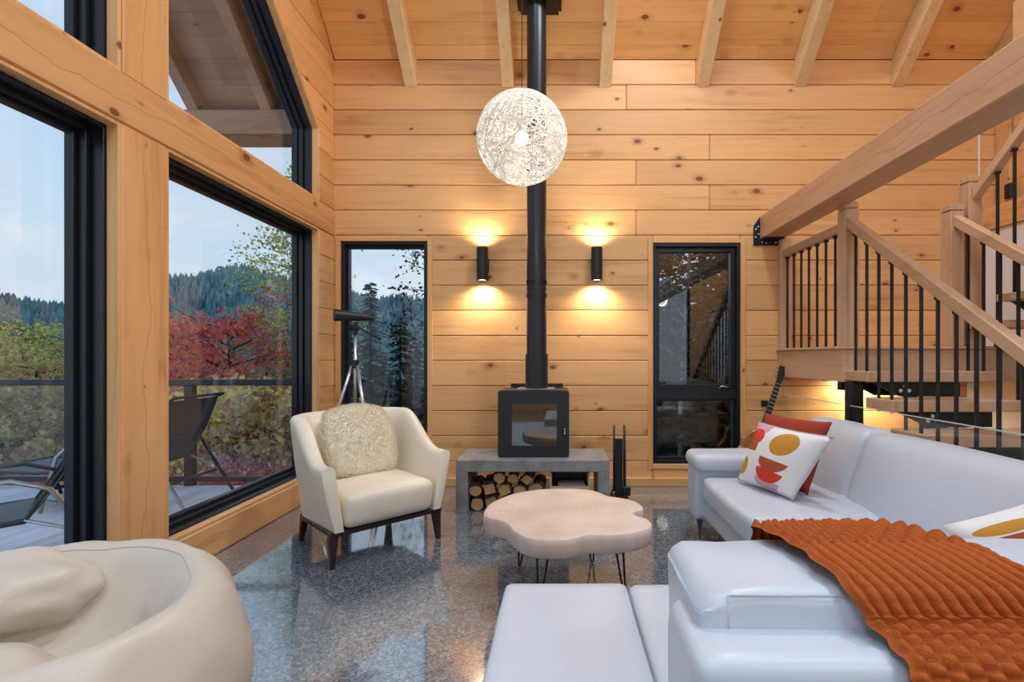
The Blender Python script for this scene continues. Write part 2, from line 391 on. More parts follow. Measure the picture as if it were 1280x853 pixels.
# back wall planks around the two windows
WIN = [((426-699)*D/640, (534.5-699)*D/640, 1.25-(582-446)*D/640, 1.25-(302-446)*D/640),
       ((816-699)*D/640, (925.5-699)*D/640, 1.25-(580-446)*D/640, 1.25-(304-446)*D/640)]
wb = empty('wall_back', (0, D, 0), kind='structure')
def X(px): return (px-699)*D/640
sheath = G()
joints = {15: [X(783)], 12: [X(795)], 10: [X(795)], 13: [X(887)], 11: [X(887)], 16: [X(870)]}
for r in range(NR):
    z0, z1 = r*ROW, (r+1)*ROW
    cuts = [XL-.15] + sorted(joints.get(r, [])) + [4.6]
    for a, b in zip(cuts, cuts[1:]):
        # split vertically where a window's head or sill crosses the row
        segs = [(a, b, z0, z1)]
        for (wx0, wx1, wz0, wz1) in WIN:
            new = []
            for (p, q, c, d) in segs:
                if q <= wx0 or p >= wx1 or d <= wz0 or c >= wz1: new.append((p, q, c, d)); continue
                if p < wx0: new.append((p, wx0, c, d))
                if q > wx1: new.append((wx1, q, c, d))
                if c < wz0: new.append((max(p, wx0), min(q, wx1), c, wz0))
                if d > wz1: new.append((max(p, wx0), min(q, wx1), wz1, d))
            segs = new
        for (p, q, c, d) in segs:
            if q-p < .01 or d-c < .004: continue
            dy = rnd.uniform(-.0015, .0015)
            G().box(p+.0015, q-.0015, D+dy, D+.17, c+.0022, d-.0022).build('plank', M['pineX'], wb, bevel=.006)
            sheath.box(p, q, D+.171, D+.2, c, d)
sheath.build('sheathing', M['pineX'], wb)
# black-framed windows
def window_back(n, w, split=None, depth=.11, name=None):
    x0, x1, z0, z1 = w
    e = empty('window_%d' % n, ((x0+x1)/2, D, z0), kind='structure')
    t = .048
    for (a, b, c, d) in ((x0-t, x0, z0-t, z1+t), (x1, x1+t, z0-t, z1+t), (x0, x1, z1, z1+t), (x0, x1, z0-t, z0)):
        G().box(a, b, D-.014, D-.002, c, d).build('trim_board', M['pineZ'] if b-a < .1 else M['pineX'], e, bevel=.003)
    # lining of the reveal, then the black frame
    f = .030
    y0, y1 = D+.005, D+.15
    fr = G()
    for (a, b, c, d) in ((x0, x0+f, z0, z1), (x1-f, x1, z0, z1), (x0+f, x1-f, z1-f, z1), (x0+f, x1-f, z0, z0+f)): fr.box(a, b, y0, y1, c, d)
    fr.build('frame', M['frame'], e, bevel=.002)
    panes = [(z0+f, z1-f)]
    if split:
        s0, s1 = split
        G().box(x0+f, x1-f, y0+.02, y1, s0, s1).build('transom', M['frame'], e, bevel=.002)
        panes = [(s1, z1-f), (z0+f, s0)]
    for i, (c, d) in enumerate(panes):
        g = .022
        if split and i == 0:
            g = .045
        sa = G()
        a, b = x0+f, x1-f
        for (p, q, r_, s_) in ((a, a+g, c, d), (b-g, b, c, d), (a+g, b-g, d-g, d), (a+g, b-g, c, c+g)): sa.box(p, q, D+.06, D+.13, r_, s_)
        sa.build('sash', M['frame'], e, bevel=.002)
        G().box(a+g, b-g, D+.10, D+.108, c+g, d-g).build('pane', M['glassdark'] if split else M['glass'], e)
    return e
w1 = window_back(1, WIN[0])
zs = lambda py: 1.25-(py-446)*(D+.05)/640
w2 = window_back(2, WIN[1], split=(zs(499), zs(487)))
hw = G().tube([(WIN[1][1]-.20, D+.055, zs(487)), (WIN[1][1]-.17, D+.04, zs(483)), (WIN[1][1]-.11, D+.04, zs(484)), (WIN[1][1]-.09, D+.055, zs(487))], .008, 6)
hw.build('crank_handle', M['chrome'], w2, smooth=True)
# baseboard
bb = G().box(XL+.02, 2.1, D-.028, D-.002, .0, .085).build('baseboard_back', M['pineX'], bevel=.004); tag(bb, kind='structure')

# left gable wall: posts, long beam, planks, big windows
wl = empty('wall_left', (XL, 3, 0), kind='structure')
XO = XL-.22
PY0, PY1 = 2.541, 2.83       # post
WY1 = 4.633                  # far jamb
BZ0, BZ1 = 2.41, 2.66        # long beam
SZ = .20                     # sill
KZ = 3.317                   # foot of the sloping head
G().box(XO, XL, PY0, PY1, 0, BZ0).build('post', M['timberZ'], wl, bevel=.006)
PTOP = KZ + (WY1-PY0)*TAN
G().box(XO, XL, PY0+.005, PY1, BZ1, 6.3).build('post', M['timberZ'], wl, bevel=.006)
G().box(XO, XL+.006, BACKY, D, BZ0, BZ1).build('beam', M['timberY'], wl, bevel=.008)
G().box(XO, XL+.004, PY1-.10, D, 0, SZ).build('sill_beam', M['timberY'], wl, bevel=.008)
G().box(XO, XL+.004, BACKY, PY0-.002, 0, SZ).build('sill_beam', M['timberY'], wl, bevel=.008)
G().box(XO, XL, -.9, -.6, SZ, BZ0).build('post', M['timberZ'], wl, bevel=.006)
G().box(XO, XL, -.9, -.6, BZ1, 6.2).build('post', M['timberZ'], wl, bevel=.006)
def slopeY(z, off=0): # Y of the sloping window head at height z
    return WY1+off if z <= KZ else WY1+off-(z-KZ)/TAN
for r in range(40):
    z0, z1 = r*ROW, (r+1)*ROW
    for (a, b) in ((max(z0, SZ), min(z1, BZ0)), (max(z0, BZ1), z1)):
        if b-a < .01: continue
        lo = lambda z: slopeY(z)
        hi = lambda z: min(D-.002, D-(z-TOP)/TAN+.02) if z > TOP else D-.002
        zz = [a] + [k for k in (KZ, TOP) if a+.001 < k < b-.001] + [b]
        poly = [(lo(z), z) for z in zz] + [(hi(z), z) for z in reversed(zz)]
        if a > 6.5: continue
        if min(hi(z)-lo(z) for z in zz) < .02: continue
        G().prism(poly, XO+.002, XL-rnd.uniform(.001, .003), 'YZ').build('plank', M['pineY'], wl, bevel=.009, fix=True)
# near side of the gable behind the camera (plain planks)
for r in range(26):
    z0 = r*ROW
    if z0 > BZ1-.05 or z0 < BZ0-.3:
        G().box(XO, XL, BACKY, -.9, max(z0, SZ if z0 < 1 else BZ1), z0+ROW).build('plank', M['pineY'], wl, bevel=.005) if z0+ROW > max(z0, SZ if z0 < 1 else BZ1)+.02 else None
# window linings (jamb boards) and frames on the gable
def gable_window(n, poly, label=None):
    """poly: opening outline (Y,Z) counter-clockwise; nested wood lining, stepped black frame, pane"""
    cy_ = sum(p[0] for p in poly)/len(poly); cz_ = sum(p[1] for p in poly)/len(poly)
    e = empty('window_%d' % n, (XL-.1, cy_, min(p[1] for p in poly)), kind='structure')
    def inset(pl, t):
        m = len(pl); out = []
        lines = []
        for i in range(m):
            a = Vector(pl[i]); b = Vector(pl[(i+1) % m]); d = (b-a).normalized(); nrm = Vector((-d.y, d.x))
            lines.append((a+nrm*t, d))
        for i in range(m):
            (a, d), (b, f) = lines[i-1], lines[i]
            den = d.x*f.y-d.y*f.x
            s = ((b.x-a.x)*f.y-(b.y-a.y)*f.x)/den
            p = a+d*s; out.append((p.x, p.y))
        return out
    def ring(pl, t0, t1, x0, x1, name, mat, bev=.002):
        A = inset(pl, t0); B = inset(pl, t1); m = len(pl); g = G()
        vs = [(x0, *p) for p in A]+[(x0, *p) for p in B]+[(x1, *p) for p in A]+[(x1, *p) for p in B]
        fs = []
        for i in range(m):
            j = (i+1) % m
            fs += [(i, j, m+j, m+i), (2*m+i, 3*m+i, 3*m+j, 2*m+j), (i, 2*m+i, 2*m+j, j), (m+i, m+j, 3*m+j, 3*m+i)]
        g.add(vs, fs); return g.build(name, mat, e, bevel=bev, fix=True)
    ring(poly, .001, .020, XL-.062, XL-.004, 'lining', M['pineZ'])
    ring(poly, .001, .034, XL-.125, XL-.064, 'frame', M['frame'])
    ring(poly, .001, .060, XL-.165, XL-.127, 'frame', M['frame'])
    ring(poly, .001, .082, XL-.212, XL-.167, 'frame', M['frame'])
    g = G().prism(inset(poly, .076), XL-.195, XL-.187, 'YZ').build('pane', M['glass'], e, fix=True)
    return e
gable_window(3, [(PY1, SZ), (WY1, SZ), (WY1, BZ0), (PY1, BZ0)])
gable_window(4, [(PY1, BZ1), (WY1, BZ1), (WY1, KZ), (PY1, KZ+(WY1-PY1)*TAN)])
gable_window(5, [(-.6, SZ), (PY0, SZ), (PY0, BZ0), (-.6, BZ0)])
gable_window(6, [(-.6, BZ1), (PY0, BZ1), (PY0, 5.2), (RIDGE+.1, 6.2), (-.6, 5.0)])
# ceiling boards and rafters
ce = empty('ceiling', (1, 3, TOP), kind='structure')
sl = math.sqrt(1+TAN*TAN); uy, uz = -1/sl, TAN/sl   # up-slope unit
nY, nZ = TAN/sl, 1/sl                                # outward normal
def slopepoly(s0, s1, t0, t1):
    P = lambda s, t: (D+uy*s+nY*t, TOP+uz*s+nZ*t)
    return [P(s0, t0), P(s0, t1), P(s1, t1), P(s1, t0)]
s = -.064; k = 0
LEN = (D-RIDGE)*sl
while s < LEN:
    s1 = min(s+.19, LEN)
    cut = rnd.uniform(-1, 3.4) if k > 3 else [1.9, -.2, 2.9, .9][k]
    for a, b in ((XL-.0, cut), (cut, 4.6)):
        G().prism(slopepoly(max(s, 0), s1, 0, .03), a, b, 'YZ').build('board', M['ceil'], ce, bevel=.004, fix=True)
    s = s1; k += 1
R0 = X(513.5)
for i in range(-0, 7):
    xc = R0 + .939*i + (0 if i else 0)
    if i == 1: xc = X(635)
    poly = [(D+.0, TOP-.005), (D+.0, 1.25-(109.5-446)*D/640), (RIDGE, 1.25-(109.5-446)*D/640+(D-RIDGE)*TAN), (RIDGE, TOP-.005+(D-RIDGE)*TAN)]
    G().prism(poly, xc-.058, xc+.058, 'YZ').build('rafter', M['raftY'], ce, bevel=.005, fix=True)
# far slope (behind the camera) and roof skin
zr = ceilZ(RIDGE)
G().prism([(RIDGE, zr), (BACKY-.2, zr-(RIDGE-BACKY+.2)*TAN), (BACKY-.2, zr-(RIDGE-BACKY+.2)*TAN+.2), (RIDGE, zr+.2)], XL-.25, 4.7, 'YZ').build('rear_slope', M['ceil'], ce, fix=True)
G().prism([(D+.2, TOP-.14), (D+.2, TOP+.1), (RIDGE, zr+.2), (RIDGE, zr+.045)], XL-.25, 4.7, 'YZ').build('roof_deck', M['oldpineX'], ce, fix=True)
# rear wall
wr = empty('wall_rear', (0, BACKY, 0), kind='structure')
for r in range(17):
    zz0, zz1 = r*ROW, (r+1)*ROW
    for (p, q) in (((XL-.2, 4.6),) if (zz1 < .25 or zz0 > 3.4) else ((XL-.2, -1.4), (3.4, 4.6))):
        G().box(p, q, BACKY-.2, BACKY, zz0, zz1).build('plank', M['pineX'], wr, bevel=.006)
e = empty('window_7', (1, BACKY, .24), kind='structure')  # invented wide glazing that lets fill daylight in behind the camera
for xx in (-1.4, .17, 1.77, 3.34): G().box(xx, xx+.06, BACKY-.14, BACKY-.04, .243, 3.63).build('frame', M['frame'], e)
G().box(-1.34, 3.34, BACKY-.10, BACKY-.09, .243, 3.63).build('pane', M['glass'], e)
# right wall: white drywall, a beam on it, planks above, corner post
wrt = empty('wall_right', (4, 3, 0), kind='structure')
G().box(3.93, 4.6, BACKY, D-.004, 0, 2.396).build('white_panel', M['white'], wrt)
G().box(3.90, 4.6, BACKY, D-.003, 2.40, 2.60).build('wall_beam', M['timberY'], wrt, bevel=.006)
for r in range(22):
    z0 = max(2.602, 2.6+(r)*ROW-.19); z1 = 2.6+(r+1)*ROW-.19
    G().box(XR, 4.6, BACKY, D-.17, z0, z1).build('plank', M['pineY'], wrt, bevel=.006)
G().box(XR-.03, 4.6, D-.17, D-.003, 2.602, TOP+.1).build('post', M['timberZ'], wrt, bevel=.006)
sw = at(1260, 239, 4.72); o = G().box(4.165, 4.2, 4.72, 4.80, 2.72, 2.86).build('wall_speaker', M['black'], bevel=.008)
tag(o, 'small black box on the corner post above the right-hand wall beam', 'speaker')
o = G().cyl((X(1222.5), D-.012, 2.2), (X(1222.5), D-.012, 3.45), .008, n=8).build('wall_conduit', M['white'], smooth=True)
tag(o, 'thin white conduit running up the plank wall behind the stair posts', 'conduit')

# ------------------------------------------------------------------ long beam on the right and its bracket
tb = empty('tie_beam', (2.05, 2, 2.384), label='long squared timber beam crossing the room towards the stair side', cat='beam')
G().box(1.935, 2.152, -2.9, D-.002, 2.384, 2.60).build('timber', M['tieY'], tb, bevel=.006)
br = empty('beam_bracket', (1.96, D, 2.33), label='black bolted L-shaped steel bracket under the wall end of the timber beam', cat='bracket')
z0, z1 = 1.25-(307.3-446)*D/640, 1.25-(278-446)*D/640
xa, xb, xc_ = X(941.5), X(950)-.004, X(975.5)
G().prism([(xa, z0), (xc_, z0), (xc_, 2.379), (xb, 2.379), (xb, z1+.05), (xa, z1-.04)], D-.012, D-.001, 'XZ').build('plate', M['black'], br, fix=True)
G().box(xb+.005, xc_, D-.10, D-.013, 2.371, 2.382).build('seat_plate', M['black'], br)
for (x, z) in ((942+2.2, 287), (947, 284), (944, 297), (947.5, 293), (952, 303.5), (957, 304.5), (969, 304)):
    G().cyl((X(x), D-.018, 1.25-(z-446)*D/640), (X(x), D-.013, 1.25-(z-446)*D/640), .008, n=8).build('bolt', M['boltm'], br)
cb = G().box(1.98, 3.9, 2.08, 2.24, 2.602, 2.80).build('loft_joist', M['timberX'], bevel=.006)
tag(cb, 'cross joist resting on top of the long beam at the upper right corner', 'joist')

# ------------------------------------------------------------------ staircase
LX = 2.16; LZ = 1.305; LY = 3.80; RISE = .178; RUN = .265
st = empty('staircase', (2.9, 3.6, 0), label='pine and black steel staircase with a half landing on the right', cat='staircase')
def part(g, name, mat, par=st, **k): return g.build(name, mat, par, **k)
part(G().box(LX-.05, LX+.06, LY, D-.004, 1.06, LZ), 'landing_beam', M['firY'], bevel=.004)
part(G().box(LX+.061, 3.29, LY, LY+.09, 1.06, LZ-.002), 'landing_beam', M['firX'], bevel=.004)
part(G().box(LX-.07, 3.92, LY-.02, D-.004, LZ+.001, LZ+.022), 'landing_floor', M['firX'], bevel=.003)
part(G().box(3.02, 3.92, LY+.001+.09, LY+.19, 1.06, LZ-.002), 'landing_beam', M['firX'], bevel=.004)
def post(x, y, z0, z1, w=.105, name='newel_post'):
    g = G().box(x-w/2, x+w/2, y-w/2, y+w/2, z0, z1-.055)
    g.box(x-w/2+.006, x+w/2-.006, y-w/2+.006, y+w/2-.006, z1-.055, z1-.045)
    g.box(x-w/2, x+w/2, y-w/2, y+w/2, z1-.045, z1)
    return part(g, name, M['firZ'], bevel=.004)
post(LX+.01, LY+.05-.004, LZ+.023, 2.40)
part(G().box(LX-.05, LX+.05, D-.075, D-.006, LZ+.023, 2.37), 'newel_post', M['firZ'], bevel=.004)
NX2 = 2.955; NX3 = 3.10
post(NX2, LY+.05, LZ+.023, 2.385)
post(NX3, LY+.06, LZ+.023, 2.60)
# landing guard rail
part(G().box(LX-.035, LX+.035, LY+.10, D-.076, 2.195, 2.262), 'handrail', M['firY'], bevel=.006)
def slope_rail(x, y0, z0, y1, z1, w=.065, h=.085):
    part(G().prism([(y0, z0), (y1, z1), (y1, z1-h), (y0, z0-h)], x-w/2, x+w/2, 'YZ'), 'handrail', M['firY'], bevel=.006, fix=True)
def baluster(x, y, z0, z1):
    g = G().box(x-.0075, x+.0075, y-.0075, y+.0075, z0, z1)
    g.box(x-.014, x+.014, y-.014, y+.014, z1-.02, z1); part(g, 'baluster', M['black'])
for i in range(7): baluster(LX, 4.71-.141*i if i < 6 else 4.845, LZ+.024, 2.193)
SL = .69
slope_rail(LX, LY-.005, 2.285, .9, 2.285-(LY-.005-.9)*SL)
railz = lambda y: 2.285-.085*1.0-(LY-.005-y)*SL
slope_rail(NX2, LY, 2.30, 1.1, 2.30-(LY-1.1)*SL)
slope_rail(NX3, LY+.005, 2.50, 2.3, 2.50+(LY+.005-2.3)*.8)
# treads of the front flight, each with its bolted steel bracket
for k_ in range(1, 8):
    z = LZ+.02-RISE*k_; yf = LY-.02-RUN*k_; yb = yf+RUN+.03
    if z < .05: break
    part(G().box(LX-.04, 3.01, yf, yb, z-.072, z), 'tread', M['firX'], bevel=.005)
    # bracket: wedge-shaped plate under the tread above
    x0 = 2.18; zt = z-.073; zb_ = z-RISE+.003
    if zb_ < .01: continue
    b = part(G().prism([(x0, zt), (x0+.62, zt), (x0+.62, zb_), (x0+.20, zb_)], yf+.06, yf+.075, 'XZ'), 'tread_bracket', M['black'], fix=True)
    for dx, dz in ((.23, -.03), (.20, -.062), (.26, -.062)):
        g = G().cyl((x0+dx, yf+.052, zt+dz), (x0+dx, yf+.059, zt+dz), .013, n=8); g.build('bolt', M['boltm'], b)
z = LZ; part(G().prism([(2.18, 1.055), (2.80, 1.055), (2.80, .96), (2.36, .96)], LY+.03, LY+.045, 'XZ'), 'tread_bracket', M['black'], fix=True)
# steel spine under the flight
part(G().prism([(LY, 1.0), (LY, .86), (2.1, -.0+.02), (2.25, .02)], 2.55, 2.61, 'YZ'), 'steel_stringer', M['black'], fix=True)
for i in range(17):
    y = 3.73-.135*i
    k_ = max(1, math.ceil((LY-.02-y)/RUN)); zt = LZ+.02-RISE*k_
    if zt < .05: break
    baluster(LX, y, zt-(.09), railz(y)-.002)
    if y < 3.72+.02:
        baluster(NX2, y-.03, zt+.001, 2.30-.085-(LY-y+.03)*SL)
# upper flight, rising back towards the camera on the far right
for k_ in range(1, 7):
    z = LZ+.02+RISE*k_; yb = LY+.02-RUN*(k_-1); yf = yb-RUN-.03
    part(G().box(NX3-.07, 3.88, yf, yb-.001, z-.052, z), 'tread', M['firX'], bevel=.005)
    if k_ > 1: part(G().prism([(NX3+.0, z-.053), (NX3+.42, z-.053), (NX3+.42, z-RISE+.003), (NX3+.2, z-RISE+.003)], yb-.05, yb-.035, 'XZ'), 'tread_bracket', M['black'], fix=True)
for i in range(9):
    y = 3.62-.135*i; k_ = max(1, math.ceil((LY-.0-y)/RUN)); zt = LZ+.02+RISE*k_
    baluster(NX3, y, zt+.001, 2.50-.088+(LY+.005-y)*.8)
part(G().box(LX-.06, LX+.03, LY-.12, LY-.03, .001, 1.055), 'support_post', M['black'], bevel=.004)
part(G().box(LX+.1, 2.9, LY+.30, LY+.36, .98, 1.055), 'steel_stringer', M['black'])
# glass guard behind the sofa
gg = empty('glass_guard', (2.06, 3, 0), label='low clear glass guard panel between the sofa and the stairs', cat='glass panel')
G().box(2.052, 2.062, 3.74, 4.86, .04, .90).build('glass_pane', M['glass'], gg, bevel=.001)
G().box(2.052, 2.062, 1.3, 3.62, .04, .90).build('glass_pane', M['glass'], gg, bevel=.001)
G().box(2.045, 2.069, 3.615, 3.655, .6, .91).build('clamp', M['black'], gg)
G().box(2.045, 2.069, 1.3, 4.86, .0, .038).build('base_channel', M['black'], gg)
gedge = plain('glass_edge', (.55, .66, .62), .2)
G().box(2.051, 2.063, 3.74, 4.86, .901, .906).build('polished_edge', gedge, gg)
G().box(2.051, 2.063, 1.3, 3.62, .901, .906).build('polished_edge', gedge, gg)

# ------------------------------------------------------------------ stove, bench, wood
bn = empty('hearth_bench', (-.21, 4.34, 0), label='grey concrete bench carrying the wood stove against the plank wall', cat='bench')
BX0, BX1, BY0, BY1, BH = -.824, .402, 4.08, 4.60, .423
G().box(BX0, BX1, BY0, BY1, BH-.094, BH).build('top_slab', M['concrete'], bn, bevel=.004)
for a in (BX0, BX1-.094): G().box(a, a+.094, BY0, BY1, 0, BH-.0945).build('leg', M['concrete'], bn, bevel=.004)
sx0, sx1, sy0, sy1, sz0, sz1 = -.502, .082, 4.19, 4.62, BH+.001, BH+.549
sv = empty('wood_stove', (-.21, 4.4, BH), label='black steel wood stove with a square glass door on the bench', cat='stove')
G().box(sx0+.008, sx1-.008, sy0+.034, sy1, sz0, sz1).build('body', M['stove'], sv, bevel=.012, seg=3)
# door: rounded frame with glass
ox0, ox1 = (639.5-699)*4.19/640, (696-699)*4.19/640; oz1, oz0 = 1.25-(505.5-446)*4.19/640, 1.25-(558-446)*4.19/640
def rframe(x0, x1, z0, z1, a0, a1, b0, b1, y0, y1, r=.022, n=5):
    out = []; 
    for cx, cz, st_ in ((x1-r, z1-r, 0), (x0+r, z1-r, PI/2), (x0+r, z0+r, PI), (x1-r, z0+r, 1.5*PI)):
        for i in range(n+1): t = st_+PI/2*i/n; out.append((cx+r*math.cos(t), cz+r*math.sin(t)))
    inn = []
    for cx, cz in ((a1, b1), (a0, b1), (a0, b0), (a1, b0)):
        for i in range(n+1): inn.append((cx, cz))
    m = len(out); vs = [(x, y, z) for y in (y0, y1) for pl in (out, inn) for (x, z) in pl]; fs = []
    for i in range(m):
        j = (i+1) % m
        fs += [(i, j, m+j, m+i), (2*m+i, 3*m+i, 3*m+j, 2*m+j), (i, 2*m+i, 2*m+j, j), (m+i, m+j, 3*m+j, 3*m+i)]
    return G().add(vs, fs)
g = rframe(sx0, sx1, sz0, sz1, ox0, ox1, oz0, oz1, sy0, sy0+.032)
dr = g.build('door', M['stove'], sv, fix=True)
G().box(ox0, ox1, sy0+.012, sy0+.018, oz0, oz1).build('door_glass', M['smoke'], dr)
fb = plain('firebrick', (.20, .15, .12), .9, bump=.3, vary=.4)
G().box(ox0, ox1, sy0+.0325, sy0+.0335, oz0, oz1).build('firebox_liner', fb, sv)
ch = plain('charred_log', (.05, .035, .025), .9, vary=.5)
for i, (x, t) in enumerate(((-.31, .12), (-.22, -.12), (-.11, .14))):
    G().tube([(x, sy0+.025, oz0+.01), (x+t*.4, sy0+.0255, oz0+.18), (x+t, sy0+.025, oz1-.01)], .006, 6).build('kindling_stick', ch, sv, smooth=True)
for z in (.72, .735, .755): G().cyl((.045, sy0-.006, z-.1), (.045, sy0+.002, z-.1), .006, n=8).build('vent_knob', M['chrome'], sv)
G().box(.030, .052, sy0-.003, sy0+.004, .60, .76).build('door_handle', M['black'], sv, bevel=.002)
g = G().box(-.435, .035, sy1+.01, sy1+.016, sz1-.03, sz1+.035); g.build('heat_shield', M['stove'], sv)
G().box(-.36, -.04, sy0+.12, sy1-.03, sz1+.0005, sz1+.006).build('top_plate', M['alu'], sv, bevel=.002)
PXc, PYc = -.195, 4.42
pp = empty('stove_pipe', (PXc, PYc, sz1), label='tall black stove pipe rising from the stove to the ceiling box', cat='pipe')
ztop = 4.31
g = G().cyl((PXc, PYc, sz1+.008), (PXc, PYc, 1.82), .0865, n=32); smooth_by_angle(g.build('lower_pipe', M['pipe'], pp))
g = G().cyl((PXc, PYc, 1.845), (PXc, PYc, ztop), .084, n=32); smooth_by_angle(g.build('upper_pipe', M['pipe'], pp))
g = G().cyl((PXc, PYc, 1.821), (PXc, PYc, 1.844), .089, n=32); smooth_by_angle(g.build('joint_band', M['stove'], pp))
for z in (1.775, 1.885):
    g = G()
    for i in range(24):
        t = 2*PI*i/24; c = Vector((PXc+.087*math.cos(t), PYc+.087*math.sin(t), z)); g.box(-.003, .003, -.002, .002, -.02, .02, Matrix.Translation(c) @ Matrix.Rotation(t-PI/2, 4, 'Z'))
    g.build('vent_slots', M['black'], pp, kind='stuff')
g = G()
g.grid(lambda u, v: (PXc+.094*math.cos(PI*1.0+PI*u), PYc+.094*math.sin(PI*1.0+PI*u)*1.0, sz1+.01+.29*v), 24, 1)
g.grid(lambda u, v: (PXc+.098*math.cos(PI*1.0+PI*u), PYc+.098*math.sin(PI*1.0+PI*u)*1.0, sz1+.01+.29*v), 24, 1)
g.build('heat_sleeve', M['stove'], pp, smooth=True)
G().box(PXc-.15, PXc+.19, PYc-.17, PYc+.17, ztop, 4.62).build('ceiling_box', M['stove'], pp, bevel=.004)
G().box(PXc-.175, PXc+.215, PYc-.2, PYc+.2, ztop-.004+.06, ztop+.075).build('flange', M['stove'], pp)

# firewood pile: each log its own thing
lm_b = plain('log_bark', (.14, .10, .075), .95, bump=.8, bscale=30, vary=.5)
lm_e = plain('log_cut_end', (.46, .27, .13), .85, bump=.5, bscale=40, vary=.5)
logs = [(-.66, .055, .055, 'round'), (-.55, .060, .060, 'split'), (-.44, .055, .055, 'round'), (-.33, .055, .05, 'split'), (-.22, .055, .055, 'round'),
        (-.68, .165, .052, 'round'), (-.565, .180, .066, 'split'), (-.44, .165, .055, 'split'), (-.325, .160, .052, 'round'), (-.12, .05, .048, 'split'),
        (-.485, .272, .048, 'round'), (-.375, .262, .048, 'split'), (-.262, .255, .058, 'split'), (-.19, .165, .062, 'round')]
wh = ['bottom row, first from the left bench leg', 'bottom row, second from the left bench leg', 'bottom row, third from the left bench leg', 'bottom row, fourth from the left bench leg', 'bottom row, fifth from the left bench leg',
      'middle row, leftmost beside the bench leg', 'middle row, broad one second from left', 'middle row, third from left', 'middle row, fourth from left', 'bottom row, rightmost one',
      'top row, leftmost', 'top row, middle one', 'dark split one at the top right of the pile', 'middle row, rightmost one']
def log(i, x, z, r, kd):
    y0 = 4.12+rnd.uniform(0, .05); y1 = 4.5
    e = empty('firewood_log', (x, (y0+y1)/2, z-r), label='%s firewood log, %s' % ('bark-covered' if kd == 'round' else 'split', wh[i]), cat='log', group='firewood under the hearth bench')
    rr = random.Random(i*13+1); n = 11 if kd == 'round' else 4+i % 3; slant = rr.uniform(-.035, .035); squash = rr.uniform(.72, 1)
    ph = rr.uniform(0, 6); prof = [(r*rr.uniform(.86, 1.03)*math.cos(ph+2*PI*k/n), r*squash*rr.uniform(.86, 1.03)*math.sin(ph+2*PI*k/n)) for k in range(n)]
    vs = []; fs = []; ys = [y0+.004, y0+.12, y0+.24, y1]; tw = rr.uniform(-.2, .2)
    for j, y in enumerate(ys):
        ox, oz = (slant*j+rr.uniform(-.003, .003), rr.uniform(-.003, .003)); ox = max(-.02, min(.02, ox))
        a = tw*j/3
        for (p, q) in prof: vs.append((x+p*math.cos(a)-q*math.sin(a)+ox, y, z+p*math.sin(a)+q*math.cos(a)+oz))
    for j in range(3):
        for k in range(n): q = (k+1) % n; fs.append((j*n+k, j*n+q, (j+1)*n+q, (j+1)*n+k))
    fs.append(tuple(range(3*n, 4*n)))
    G().add(vs, fs).build('bark', lm_b if (kd == 'round' or i % 3 == 0) else lm_e, e, fix=True)
    G().prism([(v[0], v[2]) for v in vs[:n]], y0, y0+.004, 'XZ').build('cut_end', lm_e, e, fix=True)
for i, a in enumerate(logs): log(i, *a)
# wooden magazine crate
cr = empty('magazine_crate', (.08, 4.3, 0), label='small pine crate holding papers under the bench', cat='crate')
cx0, cx1, cy0, cy1 = -.075, .250, 4.16, 4.42
G().box(cx0, cx1, cy0, cy0+.014, 0, .195).build('front_board', M['birch'], cr, bevel=.002)
G().box(cx0, cx1, cy1-.014, cy1, 0, .315).build('back_board', M['wenge'], cr, bevel=.002)
for a in (cx0, cx1-.014): G().box(a, a+.014, cy0+.015, cy1-.015, 0, .300).build('side_board', M['birch'], cr, bevel=.002)
G().box(cx0+.016, cx1-.016, cy0+.016, cy1-.016, .0, .012).build('bottom_board', M['birch'], cr)
for i in range(3):
    o = G().box(-.03+.01*i, .19+.012*i, 4.19, 4.38, .013+.06*i, .013+.06*i+.058).build('magazine', M['paper'], bevel=.002)
    tag(o, ['lowest magazine stack in the pine crate', 'middle magazine stack in the pine crate', 'top pale magazine in the pine crate'][i], 'magazine', 'papers in the crate')
# fire tools
ft = empty('fireplace_tools', (.53, 4.5, 0), label='black fireplace tool stand on the floor right of the bench', cat='tools')
fx, fy = .53, 4.56
G().lathe([(0, 0), (.085, 0), (.085, .012), (.03, .02), (0, .02)], (fx, fy, 0), 20).build('base', M['black'], ft)
G().box(fx-.035, fx+.035, fy-.012, fy+.012, .02, .52).build('stand_plate', M['black'], ft, bevel=.003)
for i, (dx, top) in enumerate(((-.045, .635), (.045, .635))):
    G().cyl((fx+dx, fy-.028, .06), (fx+dx, fy-.028, top), .010, n=8).build('tool_handle', M['black'], ft, smooth=True)
    G().cyl((fx+dx, fy-.028, top), (fx+dx, fy-.028, top+.012), .012, n=8).build('handle_cap', M['chrome'], ft)
G().tube([(fx-.045, fy-.028, .10), (fx-.06, fy-.035, .06), (fx-.075, fy-.04, .03)], .008, 6).build('poker_hook', M['black'], ft)
G().box(fx+.03, fx+.10, fy-.05, fy-.03, .02, .10).build('shovel_blade', M['black'], ft, bevel=.004)
G().cyl((fx+.060, fy-.02, .05), (fx+.055, fy-.02, .60), .004, n=6).build('tongs_rod', M['black'], ft)

